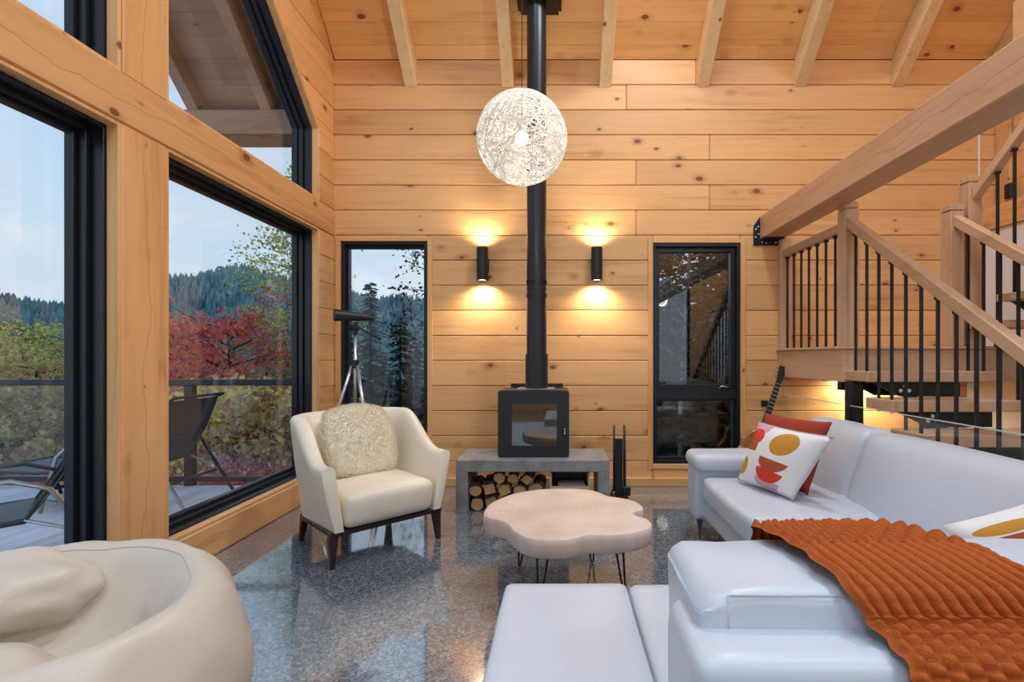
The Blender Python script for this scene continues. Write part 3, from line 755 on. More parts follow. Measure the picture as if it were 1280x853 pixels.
# ------------------------------------------------------------------ wall sconces and the ball lamp
WARM = (1, .82, .58)
for px, side, lb in ((603, 1, 'black cylinder up-and-down wall light left of the stove pipe'), (746, -1, 'black cylinder up-and-down wall light right of the stove pipe')):
    yc = D-.095; xc = (px-699)*yc/640; za, zb = 1.25-(351-446)*yc/640, 1.25-(309.5-446)*yc/640
    e = empty('wall_sconce', (xc, D, za), label=lb, cat='wall light', group='sconces beside the stove pipe')
    g = G().lathe([(.048, .004), (.052, 0), (.0535, .0), (.0535, zb-za), (.048, zb-za), (.048, .004)], (xc, yc, za), 24)
    smooth_by_angle(g.build('cylinder', M['black'], e))
    G().box(xc-.05, xc+.05, D-.030, D-.001, (za+zb)/2-.065, (za+zb)/2+.065).build('mounting_plate', M['black'], e, bevel=.003)
    G().box(xc-.02, xc+.02, yc+.045, D-.028, (za+zb)/2-.03, (za+zb)/2+.03).build('arm', M['black'], e)
    for z, nm in ((za+.012, 'lower_lens'), (zb-.012, 'upper_lens')):
        G().cyl((xc, yc, z-.002), (xc, yc, z+.002), .0475, n=20).build(nm, M['led'], e)
    lamp('sconce_light', 'SPOT', (xc, yc+.0, za-.004), 30, WARM, e, .02, (0, 0, 0), math.radians(150), .9)
    lamp('sconce_light', 'SPOT', (xc, yc+.0, zb+.004), 20, WARM, e, .02, (PI, 0, 0), math.radians(150), .9)
BC = Vector((-.208, 2.86, 2.468)); BR = .252
bl = empty('ball_pendant', BC - Vector((0, 0, BR)), label='glowing white ball pendant lamp of tangled thread on a long cord', cat='lamp')
g = G(); rb = random.Random(3)
def arc(nseg, frac, off, rr, thick):
    ax = Vector((rb.gauss(0, 1), rb.gauss(0, 1), rb.gauss(0, 1))).normalized(); a = ax.orthogonal().normalized(); b = ax.cross(a)
    R = math.sqrt(max(.02, 1-off*off)); st_ = rb.uniform(0, 2*PI); w = rb.uniform(.02, .10); wf = rb.choice((2, 3, 4)); 
    pts = [(ax*(off+w*math.sin(wf*t)) + a*math.cos(t)*R + b*math.sin(t)*R).normalized()*rr + BC for t in [st_+2*PI*frac*i/nseg for i in range(nseg)]]
    g.tube(pts, thick, 3, closed=(frac == 1), cap=False)
for i in range(150): arc(56, 1, rb.uniform(-.8, .8), BR*rb.uniform(.97, 1.0), rb.uniform(.0015, .0024))
thr, nt, bb_ = mat_new('white_thread'); bb_.inputs['Base Color'].default_value = (.92, .91, .88, 1); bb_.inputs['Roughness'].default_value = .8
tl = nt.nodes.new('ShaderNodeBsdfTranslucent'); tl.inputs[0].default_value = (.95, .94, .90, 1); mxs = nt.nodes.new('ShaderNodeMixShader'); mxs.inputs[0].default_value = .72
nt.links.new(bb_.outputs[0], mxs.inputs[1]); nt.links.new(tl.outputs[0], mxs.inputs[2]); nt.links.new(mxs.outputs[0], nt.nodes['Material Output'].inputs[0])
g.build('thread_shade', thr, bl, kind='stuff')
g = G(); g.grid(lambda u, v: BC + Vector((math.cos(2*PI*u)*math.sin(PI*v), math.sin(2*PI*u)*math.sin(PI*v), math.cos(PI*v)))*.036, 20, 12)
g.build('bulb', M['glow'], bl, smooth=True)
G().cyl(BC+Vector((0, 0, .028)), BC+Vector((0, 0, .09)), .016, n=12).build('socket', M['white'], bl, smooth=True)
G().cyl(BC+Vector((0, 0, .09)), (BC.x, BC.y, ceilZ(BC.y)-.03), .0028, n=6).build('cord', M['black'], bl)
G().lathe([(0, 0), (.05, 0), (.05, .02), (0, .02)], (BC.x, BC.y, ceilZ(BC.y)-.05), 16).build('canopy', M['black'], bl)
lamp('pendant_light', 'POINT', BC, 31, (1, .93, .84), bl, .045)

# lamps elsewhere in the room: two globe pendants behind the camera, added out-of-view fill lamps, a strip under the landing
for i, (x, y) in enumerate(((.9, -1.4), (2.3, -1.4))):
    c = Vector((x, y, 2.5))
    e = empty('globe_pendant', c - Vector((0, 0, .1)), label='%s milk-glass globe pendant hanging behind the camera' % ('left' if i == 0 else 'right'), cat='lamp', group='globe pendants behind the camera')
    g = G(); g.grid(lambda u, v: c + Vector((math.cos(2*PI*u)*math.sin(PI*v), math.sin(2*PI*u)*math.sin(PI*v), math.cos(PI*v)))*.1, 20, 12)
    g.build('globe', emis('globe_glow', (1, .86, .66), 5), e, smooth=True)
    G().cyl(c+Vector((0, 0, .1)), (x, y, zr-(RIDGE-y)*TAN), .003, n=6).build('cord', M['black'], e)
    lamp('globe_light', 'POINT', c+Vector((0, 0, -.0)), 20, (1, .88, .72), e, .12)
for i, (x, y, pw_, sc_) in enumerate(((-.9, 1.0, 60, FILL_C), (.9, 1.0, 45, FILL_C), (3.0, .8, 75, FILL_C), (-.9, -1.8, 55, FILL_C), (2.9, -1.9, 65, FILL_C), (1.2, 2.9, 80, (.92, .96, 1)))):  # lamps added overhead, out of view, to brighten the room
    z = (ceilZ(y) if y > RIDGE else zr-(RIDGE-y)*TAN)-.25
    e = empty('fill_lamp', (x, y, z), label='added unseen fill lamp hanging %s' % ['above the bean bag', 'above the near sofa back', 'above the far end of the stairs', 'behind the camera on the window side', 'behind the camera on the stair side', 'high above the coffee table side of the sofa'][i], cat='fill lamp', group='added fill lamps')
    G().lathe([(.05, 0), (.06, 0), (.06, .14), (0, .14)], (x, y, z), 16).build('can', M['white'], e)
    G().cyl((x, y, z+.14), (x, y, z+.25), .01, n=6).build('stem', M['white'], e)
    lamp('fill_light', 'AREA', (x, y, z-.01), pw_, sc_, e, .5)
e = empty('under_stair_light', (2.9, 4.85, 1.0), label='small warm light under the stair landing', cat='light')
G().box(2.5, 3.3, 4.80, 4.86, 1.02, 1.05).build('housing', M['black'], e)
lamp('strip_light', 'AREA', (2.9, 4.78, 1.0), 16, (1, .84, .55), e, .5, (math.radians(15), 0, 0))

# ------------------------------------------------------------------ armchair
ang = math.atan2(-.70, .715) + PI/2      # local -Y faces the camera side
ac = empty('armchair', (-1.315, 3.49, 0), rz=math.atan2(.715, .70), label='white leather tub armchair on dark wooden legs by the window', cat='armchair')
W2, DF, DB = .398, -.36, .37   # half width, front, back
def plan(s, out):
    """point along the U: s 0..1 from front left round the back to front right"""
    w = W2+out*.5; yb = DB+out*.5; r = .24+out*.3; yf = DF
    L1 = yb-r-yf; arc_ = PI/2*r; L2 = 2*(w-r); tot = 2*L1+2*arc_+L2; d = s*tot
    if d < L1: return Vector((-w, yf+d, 0))
    d -= L1
    if d < arc_: t = d/r; return Vector((-w+r-r*math.cos(t), yb-r+r*math.sin(t), 0))
    d -= arc_
    if d < L2: return Vector((-w+r+d, yb, 0))
    d -= L2
    if d < arc_: t = d/r; return Vector((w-r+r*math.sin(t), yb-r+r*math.cos(t), 0))
    d -= arc_
    return Vector((w, yb-r-d, 0))
def armh(s):
    a = min(s, 1-s)*2           # 0 at the fronts, 1 at mid back
    t = max(0, min(1, (a-.10)/.42)); t = t*t*(3-2*t)
    return .615 + .255*t
def shell(u, v):
    s = u; h = armh(s); z0 = .215
    th = .085
    k = v*4
    pin = plan(s, -.19); pout = plan(s, .0)
    c = (pin+pout)/2; d = (pout-pin); 
    flare = .035
    if k < 1.6:      # outside going up
        t = k/1.6; z = z0+(h-.04-z0)*t; p = pout + d.normalized()*(flare*(t**1.5) - .045*(1-t)**2)
    elif k < 2.4:    # rounded top
        t = (k-1.6)/.8; a = PI*t; z = h-.04+.034*math.sin(a)
        po = pout+d.normalized()*flare; pi_ = pin+d.normalized()*(flare+.015); p = po.lerp(pi_, (1-math.cos(a))/2)
    else:            # inside going down
        t = (k-2.4)/1.6; z = h-.04-(h-.04-z0)*t; p = pin + d.normalized()*((flare+.015)*(1-t))
    return Vector((p.x, p.y, z))
g = G(); NU, NV = 64, 20; g.grid(shell, NU, NV)
# close the two fronts with slightly bulging caps
for uu in (0, 1):
    ring = [shell(uu, j/NV) for j in range(NV+1)]; c = sum(ring, Vector())/len(ring); c.y -= .010
    base = len(g.v); g.v += [tuple(p) for p in ring]
    mid = [tuple((p*.55+c*.45)+Vector((0, -.008, 0))) for p in ring]; g.v += mid; g.v.append(tuple(c))
    m = NV+1
    for j in range(NV):
        g.f.append((base+j, base+j+1, base+m+j+1, base+m+j)); g.f.append((base+m+j, base+m+j+1, base+2*m))
    g.f.append((base+m-1, base, base+m, base+2*m-1)); g.f.append((base+2*m-1, base+m, base+2*m))
g.build('shell', M['leather2'], ac, local=True, smooth=True, fix=True)
def seatfn(p):
    p = p.copy(); p.z += .018*max(0, 1-(p.x/.3)**2) if p.z > .35 else 0
    if p.y < DF+.05 and p.z < .4: p.y += .03*(1-(p.z-.2)/.2)
    return p
G().soft(-.300, .300, DF-.035, DB-.10, .215, .43, .055, (0, .02, .01), 12, seatfn).build('seat', M['leather2'], ac, local=True, smooth=True)
def backfn(p):
    t = (p.z-.40)/.45; p = p.copy(); p.y += .05*t; return p
G().soft(-.285, .285, DB-.17, DB-.055, .38, .835, .05, (0, .03, .01), 10, backfn).build('backrest', M['leather2'], ac, local=True, smooth=True)
g = G(); 
rng = [plan(i/40, -.05) for i in range(41)]
pts_o = [(p.x, p.y) for p in rng]; pts_i = [(p.x*.86, p.y*.86) for p in rng]
g.prism([(-W2+.02, DF+.02), (W2-.02, DF+.02)] + [(p.x, p.y) for p in [plan(1-i/24, -.06) for i in range(1, 24)]], .185, .214, 'XY')
g.build('base_rail', M['wenge'], ac, local=True, fix=True, bevel=.003)
for (x, y, dx, dy) in ((-W2+.05, DF+.05, -.012, -.012), (W2-.05, DF+.05, .012, -.012), (-W2+.10, DB-.10, -.02, .03), (W2-.10, DB-.10, .02, .03)):
    vs = []
    for (zz, w, k) in ((0, .014, 1), (.185, .026, 0)):
        for sx_, sy_ in ((-1, -1), (1, -1), (1, 1), (-1, 1)): vs.append((x+dx*k+sx_*w, y+dy*k+sy_*w, zz))
    G().add(vs, [(0, 3, 2, 1), (4, 5, 6, 7), (0, 1, 5, 4), (1, 2, 6, 5), (2, 3, 7, 6), (3, 0, 4, 7)]).build('leg', M['wenge'], ac, local=True, bevel=.003)

# ------------------------------------------------------------------ pillows
def pillow(name, corners, thick, mat, n=18, pinch=.10, label=None, cat='cushion', group=None, piping=None, rc=0.0):
    """corners: TL, TR, BR, BL seen from the front"""
    TL, TR, BR_, BL = [Vector(c) for c in corners]
    nrm = ((TR-TL).cross(BL-TL)).normalized()*-1   # towards the viewer
    cen = (TL+TR+BR_+BL)/4
    def P(u, v, side):
        a, b = 2*u-1, 2*v-1
        # edges drawn in between the corners
        ua = a*(1-pinch*(1-b*b)*.6); vb = b*(1-pinch*(1-a*a)*.6)
        ua, vb = ua*math.sqrt(1-rc*b*b), vb*math.sqrt(1-rc*a*a)
        uu, vv = (ua+1)/2, (vb+1)/2
        q = TL.lerp(TR, uu).lerp(BL.lerp(BR_, uu), vv)
        w = (max(0, 1-a**2)*max(0, 1-b**2))**.42
        w *= 1+.05*noise.noise(Vector((a*2.3, b*2.3, side*3.1)))
        return q + nrm*(side*thick*w)
    vs = []; fs = []; uv = []
    for side in (1, -1):
        base = len(vs)
        for j in range(n+1):
            for i in range(n+1): vs.append(P(i/n, j/n, side)-cen); uv.append((i/n, j/n))
        for j in range(n):
            for i in range(n):
                a = base+j*(n+1)+i; q = (a, a+n+1, a+n+2, a+1)
                fs.append(q if side == 1 else tuple(reversed(q)))
    me = bpy.data.meshes.new(name); me.from_pydata(vs, [], fs); me.update()
    l = me.uv_layers.new(name='UVMap')
    for lp in me.loops: l.data[lp.index].uv = uv[lp.vertex_index]
    bm = bmesh.new(); bm.from_mesh(me); bmesh.ops.remove_doubles(bm, verts=bm.verts, dist=1e-5); bmesh.ops.recalc_face_normals(bm, faces=bm.faces); bm.to_mesh(me); bm.free()
    me.polygons.foreach_set('use_smooth', [True]*len(me.polygons)); me.materials.append(mat)
    e = empty(name, cen - Vector((0, 0, .2)), label=label, cat=cat, group=group)
    o = bpy.data.objects.new('cover', me); C.objects.link(o); o.location = cen; o.parent = e; o.matrix_parent_inverse = e.matrix_basis.inverted()
    if piping:
        pts = [P(i/n, 0, 0) for i in range(n)]+[P(1, i/n, 0) for i in range(n)]+[P(1-i/n, 1, 0) for i in range(n)]+[P(0, 1-i/n, 0) for i in range(n)]
        G().tube(pts, .004, 6, closed=True).build('piping', piping, e, smooth=True)
    return e, P
def print_mat(name, shapes, base=(.82, .80, .79)):
    """fabric with printed discs and half discs in UV space; shapes: (u, v, ru, rv, colour, half)"""
    m, nt, b = mat_new(name); N = nt.nodes.new; L = nt.links.new
    uv = N('ShaderNodeUVMap'); sp = N('ShaderNodeSeparateXYZ'); L(uv.outputs[0], sp.inputs[0])
    def mt(op, a, c=None):
        n = N('ShaderNodeMath'); n.operation = op
        for i, x in enumerate((a, c)):
            if x is None: continue
            if isinstance(x, (int, float)): n.inputs[i].default_value = x
            else: L(x, n.inputs[i])
        return n.outputs[0]
    cur = None
    rgb = N('ShaderNodeRGB'); rgb.outputs[0].default_value = (*base, 1); cur = rgb.outputs[0]
    for (u, v, ru, rv, col, half) in shapes:
        x = mt('DIVIDE', mt('SUBTRACT', sp.outputs[0], u), ru); y = mt('DIVIDE', mt('SUBTRACT', sp.outputs[1], v), rv)
        d = mt('ADD', mt('MULTIPLY', x, x), mt('MULTIPLY', y, y)); k = mt('LESS_THAN', d, 1)
        if half == 'low': k = mt('MULTIPLY', k, mt('GREATER_THAN', mt('SUBTRACT', y, mt('MULTIPLY', x, .12)), 0))
        if half == 'top': k = mt('MULTIPLY', k, mt('LESS_THAN', y, .35))
        mx = N('ShaderNodeMix'); mx.data_type = 'RGBA'; L(k, mx.inputs[0]); L(cur, mx.inputs[6]); mx.inputs[7].default_value = (*col, 1); cur = mx.outputs[2]
    L(cur, b.inputs['Base Color']); b.inputs['Roughness'].default_value = .85
    tc = N('ShaderNodeTexCoord'); nz = N('ShaderNodeTexNoise'); nz.inputs['Scale'].default_value = 300; L(tc.outputs['Object'], nz.inputs[0]); bp = N('ShaderNodeBump'); bp.inputs['Strength'].default_value = .15; bp.inputs['Distance'].default_value = .002
    L(nz.outputs[0], bp.inputs['Height']); L(bp.outputs[0], b.inputs['Normal'])
    return m
MUS, RUST, RED, LIL = (.58, .27, .03), (.42, .085, .025), (.72, .045, .02), (.62, .36, .46)
pm1 = print_mat('printed_cushion', [(.15, .075, .14, .11, LIL, None), (.15, .22, .13, .13, RED, None), (.115, .40, .13, .16, RUST, 'top'), (.61, .25, .19, .19, MUS, None),
      (.09, .73, .11, .15, MUS, None), (.60, .86, .21, .17, LIL, 'low'), (.60, .70, .22, .20, RED, 'low'), (.60, .53, .23, .19, RUST, 'low')])
redm = plain('rust_red_fabric', (.32, .035, .018), .9, bump=.2, bscale=200)
greyp = plain('grey_piping', (.5, .5, .52), .8)
pillow('printed_cushion', [(1.235, 3.16, .845), (1.395, 2.60, .875-.035), (1.265, 2.77, .475), (1.115, 3.20, .475)], .075, pm1, label='white cushion printed with mustard discs and red half circles on the sofa', cat='cushion', piping=greyp)
pillow('rust_cushion', [(1.335, 3.33, .885), (1.50, 2.81, .89), (1.39, 2.86, .475), (1.26, 3.26, .475)], .07, redm, label='plain rust red cushion behind the printed one in the sofa corner', cat='cushion')
pm2 = print_mat('printed_cushion_b', [(.30, .10, .20, .04, MUS, None), (.30, .28, .34, .13, RUST, None), (.22, .42, .22, .14, (.72, .15, .10), None), (.40, .50, .16, .20, LIL, None), (1.0, .8, .45, .55, RUST, None)])
pillow('printed_cushion', [(1.165, 1.56, .735), (1.55, 1.45, .92), (1.70, 1.33, .56), (1.32, 1.42, .40)], .085, pm2, label='white cushion with rust and lilac curves at the right edge, behind the blanket', cat='cushion')
# sheepskin cushion on the armchair
Mac = ac.matrix_basis
Mac = Matrix.Translation(ac.location) @ Matrix.Rotation(ac.rotation_euler.z, 4, 'Z')
cor = [Mac @ Vector(v) for v in ((-.26, .20, .90), (.25, .23, .905), (.26, .0, .44), (-.25, -.03, .44))]
fe, FP = pillow('sheepskin_cushion', cor, .085, M['fur'], label='fluffy cream sheepskin cushion leaning in the white armchair', cat='cushion', pinch=.0, rc=.30)
g = G(); rf = random.Random(5)
nrm = ((cor[1]-cor[0]).cross(cor[3]-cor[0])).normalized()*-1
for i in range(9000):
    u, v = rf.random(), rf.random(); side = 1 if rf.random() < .8 else -1
    if rf.random() < .22:
        w_ = rf.choice((0, 1))
        if rf.random() < .5: u = w_*.99+.005
        else: v = w_*.99+.005
    p = FP(u, v, side); c = FP(.5, .5, 0)
    d = (nrm*side*.8 + (p-c).normalized()*.55 + Vector((rf.uniform(-.55, .55), rf.uniform(-.55, .55), rf.uniform(-.6, .45)))).normalized()
    ln = rf.uniform(.010, .024); a_ = d.orthogonal().normalized()*.0032; b_ = d.cross(a_)
    p = p-d*.003
    g.add([p+a_, p-a_*.5+b_*.87, p-a_*.5-b_*.87, p+d*ln], [(0, 1, 3), (1, 2, 3), (2, 0, 3)])
g.build('fur', M['fur'], fe, kind='stuff', smooth=False)


# ------------------------------------------------------------------ coffee table
ct = empty('coffee_table', (.03, 2.77, 0), label='round live-edge slab coffee table on black hairpin legs', cat='table')
ol = [(190,430),(205,404),(232,380),(270,360),(350,330),(430,315),(520,306),(640,303),(740,308),(800,322),(850,342),(900,350),(970,362),(1010,378),(1038,400),(1036,416),(1000,428),(988,436),(1010,450),(1060,465),(1085,490),(1075,512),(1010,533),(930,545),(850,552),(790,548),(740,552),(690,565),(620,575),(540,578),(460,572),(400,555),(350,525),(320,492),(285,474),(240,464),(200,450)]
TZ = .42
poly = []
for (a, b) in ol:
    px, py = a/4.267+560, b/4.267+540; Y = 640*(1.25-TZ)/(py-446); poly.append(Vector(((px-699)*Y/640, Y)))
# closed smooth curve through the points
cur = []
m_ = len(poly)
for i in range(m_):
    p0, p1, p2, p3 = poly[i-1], poly[i], poly[(i+1) % m_], poly[(i+2) % m_]
    for t in (0, .25, .5, .75):
        cur.append(.5*((2*p1)+(p2-p0)*t+(2*p0-5*p1+4*p2-p3)*t*t+(3*p1-p0-3*p2+p3)*t**3))
cc = sum(cur, Vector((0, 0)))/len(cur); m_ = len(cur)
vs = []; fs = []
levels = [(.0, TZ-.003), (.012, TZ), ]
rings = [(.94, TZ), (.992, TZ), (1.0, TZ-.003), (1.008, TZ-.03), (1.002, TZ-.06), (.99, TZ-.085), (.975, TZ-.092), (.93, TZ-.092)]
for s_, z in rings:
    for i, p in enumerate(cur):
        w = 1+(.006*noise.noise(Vector((p.x*14, p.y*14, z*20))) if .99 < s_ else 0)
        q = cc+(p-cc)*s_*w; vs.append((q.x, q.y, z))
for j in range(len(rings)-1):
    for i in range(m_): k = (i+1) % m_; fs.append((j*m_+i, (j+1)*m_+i, (j+1)*m_+k, j*m_+k))
vs.append((cc.x, cc.y, TZ)); vs.append((cc.x, cc.y, TZ-.092)); L_ = len(vs)
for i in range(m_):
    k = (i+1) % m_; fs.append((L_-2, i, k)); b = (len(rings)-1)*m_; fs.append((L_-1, b+k, b+i))
def slab_mat():
    m, nt, b = mat_new('pale_slab'); N = nt.nodes.new; L = nt.links.new
    tc = N('ShaderNodeTexCoord'); mp = N('ShaderNodeMapping'); L(tc.outputs['Object'], mp.inputs[0]); mp.inputs['Scale'].default_value = (1, 1, .0)
    w = N('ShaderNodeTexWave'); w.wave_type = 'RINGS'; w.rings_direction = 'Z'; w.inputs['Scale'].default_value = 9; w.inputs['Distortion'].default_value = 5; w.inputs['Detail'].default_value = 3; w.inputs['Detail Scale'].default_value = 1.2; L(mp.outputs[0], w.inputs[0])
    n = N('ShaderNodeTexNoise'); n.inputs['Scale'].default_value = 3.5; n.inputs['Detail'].default_value = 6; L(tc.outputs['Object'], n.inputs[0])
    ma = N('ShaderNodeMath'); ma.operation = 'MULTIPLY_ADD'; ma.inputs[1].default_value = .07; L(w.outputs[1], ma.inputs[0]); L(n.outputs[0], ma.inputs[2])
    cr = N('ShaderNodeValToRGB'); L(ma.outputs[0], cr.inputs[0]); e = cr.color_ramp.elements
    e[0].position = .3; e[0].color = (.56, .42, .34, 1); e[1].position = .72; e[1].color = (.74, .61, .52, 1)
    L(cr.outputs[0], b.inputs['Base Color']); b.inputs['Roughness'].default_value = .5
    bp = N('ShaderNodeBump'); bp.inputs['Strength'].default_value = .1; bp.inputs['Distance'].default_value = .003; L(ma.outputs[0], bp.inputs['Height']); L(bp.outputs[0], b.inputs['Normal'])
    return m
o = G().add(vs, fs).build('slab_top', slab_mat(), ct, fix=True); smooth_by_angle(o, .9)
for (x, y) in ((-.22, 3.03), (.19, 3.08), (-.09, 2.60), (.32, 2.62)):
    d = Vector((x-.05, y-2.8)).normalized(); t = Vector((-d.y, d.x))
    f = Vector((x, y)) + d*.02; top = Vector((x, y)) - d*.02; a = top+t*.045; b = top-t*.045
    g = G().tube([(a.x, a.y, TZ-.10), (f.x+t.x*.008, f.y+t.y*.008, .012), (f.x, f.y, .006), (f.x-t.x*.008, f.y-t.y*.008, .012), (b.x, b.y, TZ-.10)], .0055, 8)
    l_ = g.build('leg', M['black'], ct, smooth=True)
    G().box(-.05, .05, -.02, .02, 0, .004, Matrix.Translation((top.x, top.y, TZ-.098)) @ Matrix.Rotation(math.atan2(t.y, t.x), 4, 'Z')).build('mount_plate', M['black'], l_)

# ------------------------------------------------------------------ sofa
so = empty('sofa', (1.2, 2.2, 0), label='large white leather corner sofa in the right foreground', cat='sofa')
def wr(seed, amp=.006, sc=5):
    def f(p):
        n = noise.noise_vector(p*sc + Vector((seed, 0, 0)))
        return p + n*amp
    return f
def sp(name, x0, x1, y0, y1, z0, z1, r=.05, puff=(0, 0, 0), n=14, fn=None, seed=0, amp=.005, mat=None):
    w = wr(seed, amp)
    return G().soft(x0, x1, y0, y1, z0, z1, r, puff, n, (lambda p: w(fn(p))) if fn else w).build(name, mat or M['leather'], so, smooth=True)
SF = .94; SY1 = 3.62
def taper(p): # base leans in towards the floor
    q = p.copy(); return q
sp('base', SF+.03, 1.98, 1.85, 3.60, .155, .34, .03, seed=1)
sp('base', -.17, 1.98, .93, 1.84, .155, .34, .03, seed=2)
sp('seat_cushion', SF, 1.70, 2.523, 3.40, .29, .455, .045, (.006, 0, .012), seed=3, amp=.005)
sp('seat_cushion', SF, 1.70, 1.82, 2.522, .29, .455, .045, (.006, 0, .012), seed=4, amp=.005)
sp('seat_cushion', .241, 1.66, 1.10, 1.81, .28, .452, .028, (0, .0, .010), seed=5, amp=.004)
sp('seat_cushion', -.195, .2405, .86, 1.82, .20, .452, .028, (0, 0, .006), seed=6, amp=.003)
# far arm: upright panel with a pad folded over it
sp('arm', SF-.03, 1.90, 3.42, 3.64, .155, .53, .03, seed=7)
sp('arm_pad', SF-.045, 1.75, 3.36, 3.665, .488, .60, .05, (0, 0, .004), seed=8)
# long backrest
def lean(p): q = p.copy(); q.x += (q.z-.42)*.34; q.z -= max(0, q.x-1.8)*.08; return q
sp('back_cushion', 1.585, 1.80, 2.90, 3.56, .38, .835, .06, (.02, 0, .006), seed=9, fn=lean, amp=.006)
sp('back_cushion', 1.585, 1.80, 1.62, 2.898, .38, .83, .06, (.02, 0, .006), seed=10, fn=lean, amp=.006)
sp('back_frame', 1.86, 2.03, 1.10, 3.60, .155, .70, .04, seed=11)
# near backrest: padded headrest over a body
def head(p):
    q = p.copy()
    w = max(0, min(1, (q.z-.80)/.02))
    q.z += w*(.006*math.sin(q.x*9+q.y*22)+.005*math.sin(q.x*23-q.y*9+1))*max(0, 1-(q.x-.25)/1.1)
    q.z -= .028*max(0, 1-(q.x-.245)/.06)**2*w
    q.x += .018*(.80-q.z) if q.x < .3 else 0
    return q
sp('headrest', .245, 1.93, .905, 1.185, .56, .835, .028, (0, .004, .004), 26, head, seed=12, amp=.003)
sp('back_body', .215, 1.95, .80, 1.05, .155, .768, .038, (0, .004, 0), 18, seed=13, amp=.003)
# stitched seams
sm = M['seam']
def seam(pts, r=.0022): G().tube(pts, r, 5).build('seam', sm, so, smooth=True)
seam([(.300, .909, .826), (.300, .900, .74), (.300, .901, .70)], .0018)
seam([(.302+.1*i, .9075, .8255) for i in range(16)], .0016)
seam([(.275, .7985, z) for z in (.72, .6, .45, .3)], .0018)
seam([(.24+.0, y, .4585) for y in (1.77, 1.6, 1.4, 1.2, 1.06)], .0018)
for (x, y) in ((SF+.03, 3.55), (1.9, 3.55), (SF+.03, 2.0), (-.12, 1.74), (-.12, 1.0), (1.9, 1.0)):
    G().add([(x-.025, y-.02, .16), (x+.025, y-.02, .16), (x+.025, y+.02, .16), (x-.025, y+.02, .16), (x-.008, y-.015, 0), (x+.008, y-.015, 0), (x+.008, y+.015, 0), (x-.008, y+.015, 0)],
            [(0, 3, 2, 1), (4, 5, 6, 7), (0, 1, 5, 4), (1, 2, 6, 5), (2, 3, 7, 6), (3, 0, 4, 7)]).build('leg', M['chrome'], so, fix=True)

# knitted blanket over the near backrest: bobble, rib, bobble bands
knit = plain('rust_knit', (.41, .083, .006), .88, bump=.35, bscale=260)
path = [(1.50, .475), (1.38, .49), (1.27, .60), (1.235, .74), (1.215, .835), (1.16, .868), (1.05, .876), (.95, .870), (.895, .845), (.872, .79), (.862, .73), (.79, .755-.03), (.772, .62), (.772, .42)]
path = [(1.235, .60), (1.225, .76), (1.20, .842), (1.14, .862), (1.04, .868), (.95, .862), (.895, .838), (.876, .80), (.845, .785), (.79, .765), (.768, .70), (.762, .55), (.765, .36)]
acc = [0]
for (a, b) in zip(path, path[1:]): acc.append(acc[-1]+math.hypot(b[0]-a[0], b[1]-a[1]))
TL_ = acc[-1]
def pathat(d):
    for i in range(len(path)-1):
        if d <= acc[i+1] or i == len(path)-2:
            t = (d-acc[i])/(acc[i+1]-acc[i]); p0 = path[max(i-1, 0)]; p1 = path[i]; p2 = path[i+1]; p3 = path[min(i+2, len(path)-1)]
            f = lambda k: .5*(2*p1[k]+(p2[k]-p0[k])*t+(2*p0[k]-5*p1[k]+4*p2[k]-p3[k])*t*t+(3*p1[k]-p0[k]-3*p2[k]+p3[k])*t**3)
            return Vector((0, f(0), f(1)))
def pw(t, tab):
    for (a, x), (b, y) in zip(tab, tab[1:]):
        if t <= b: f = max(0, (t-a)/(b-a)); f = f*f*(3-2*f)*.6+f*.4; return x+(y-x)*f
    return tab[-1][1]
NRIB = 15
def knitp(u, v):
    d = v*TL_; c = pathat(d); c2 = pathat(min(TL_, d+.006)); c1 = pathat(max(0, d-.006)); tg = (c2-c1).normalized(); nr = Vector((0, tg.z, -tg.y))
    if v > .02 and v < .98 and nr.dot(c-Vector((0, 1.02, .70))) < 0: nr = -nr
    xl = pw(v, [(0, .50), (.17, .46), (.26, .445), (.42, .475), (.6, .535), (1, .60)]); xr = pw(v, [(0, .74), (.24, .765), (.45, .845), (.6, .95), (1, 1.12)])
    x = xl+(xr-xl)*u
    ru = u*NRIB; rv = d/.036 if d < .60 else .60/.036+(d-.60)/.0225
    col = int(ru) % 2
    a = abs(math.sin(PI*ru))
    if d < .43 or d > .60:
        bob = (a**.7)*(abs(math.sin(PI*(rv+.5*col)))**.7); h = .0165*bob
    else: h = .0115*(a**.6)*(.84+.16*abs(math.sin(PI*rv*2)))
    h += .004*noise.noise(Vector((x*5, d*5, 1.3)))
    edge = min(u, 1-u)*NRIB
    if edge < .5: h *= edge/.5
    x += .004*math.sin(PI*rv)*(edge < 1)
    return Vector((x, c.y, c.z)) + nr*(h+.004)
kb = empty('knitted_blanket', (.75, .95, .5), label='chunky rust orange knitted blanket draped over the near sofa back', cat='blanket')
g = G(); g.grid(knitp, 180, 420)
g.build('knit', knit, kb, smooth=True)

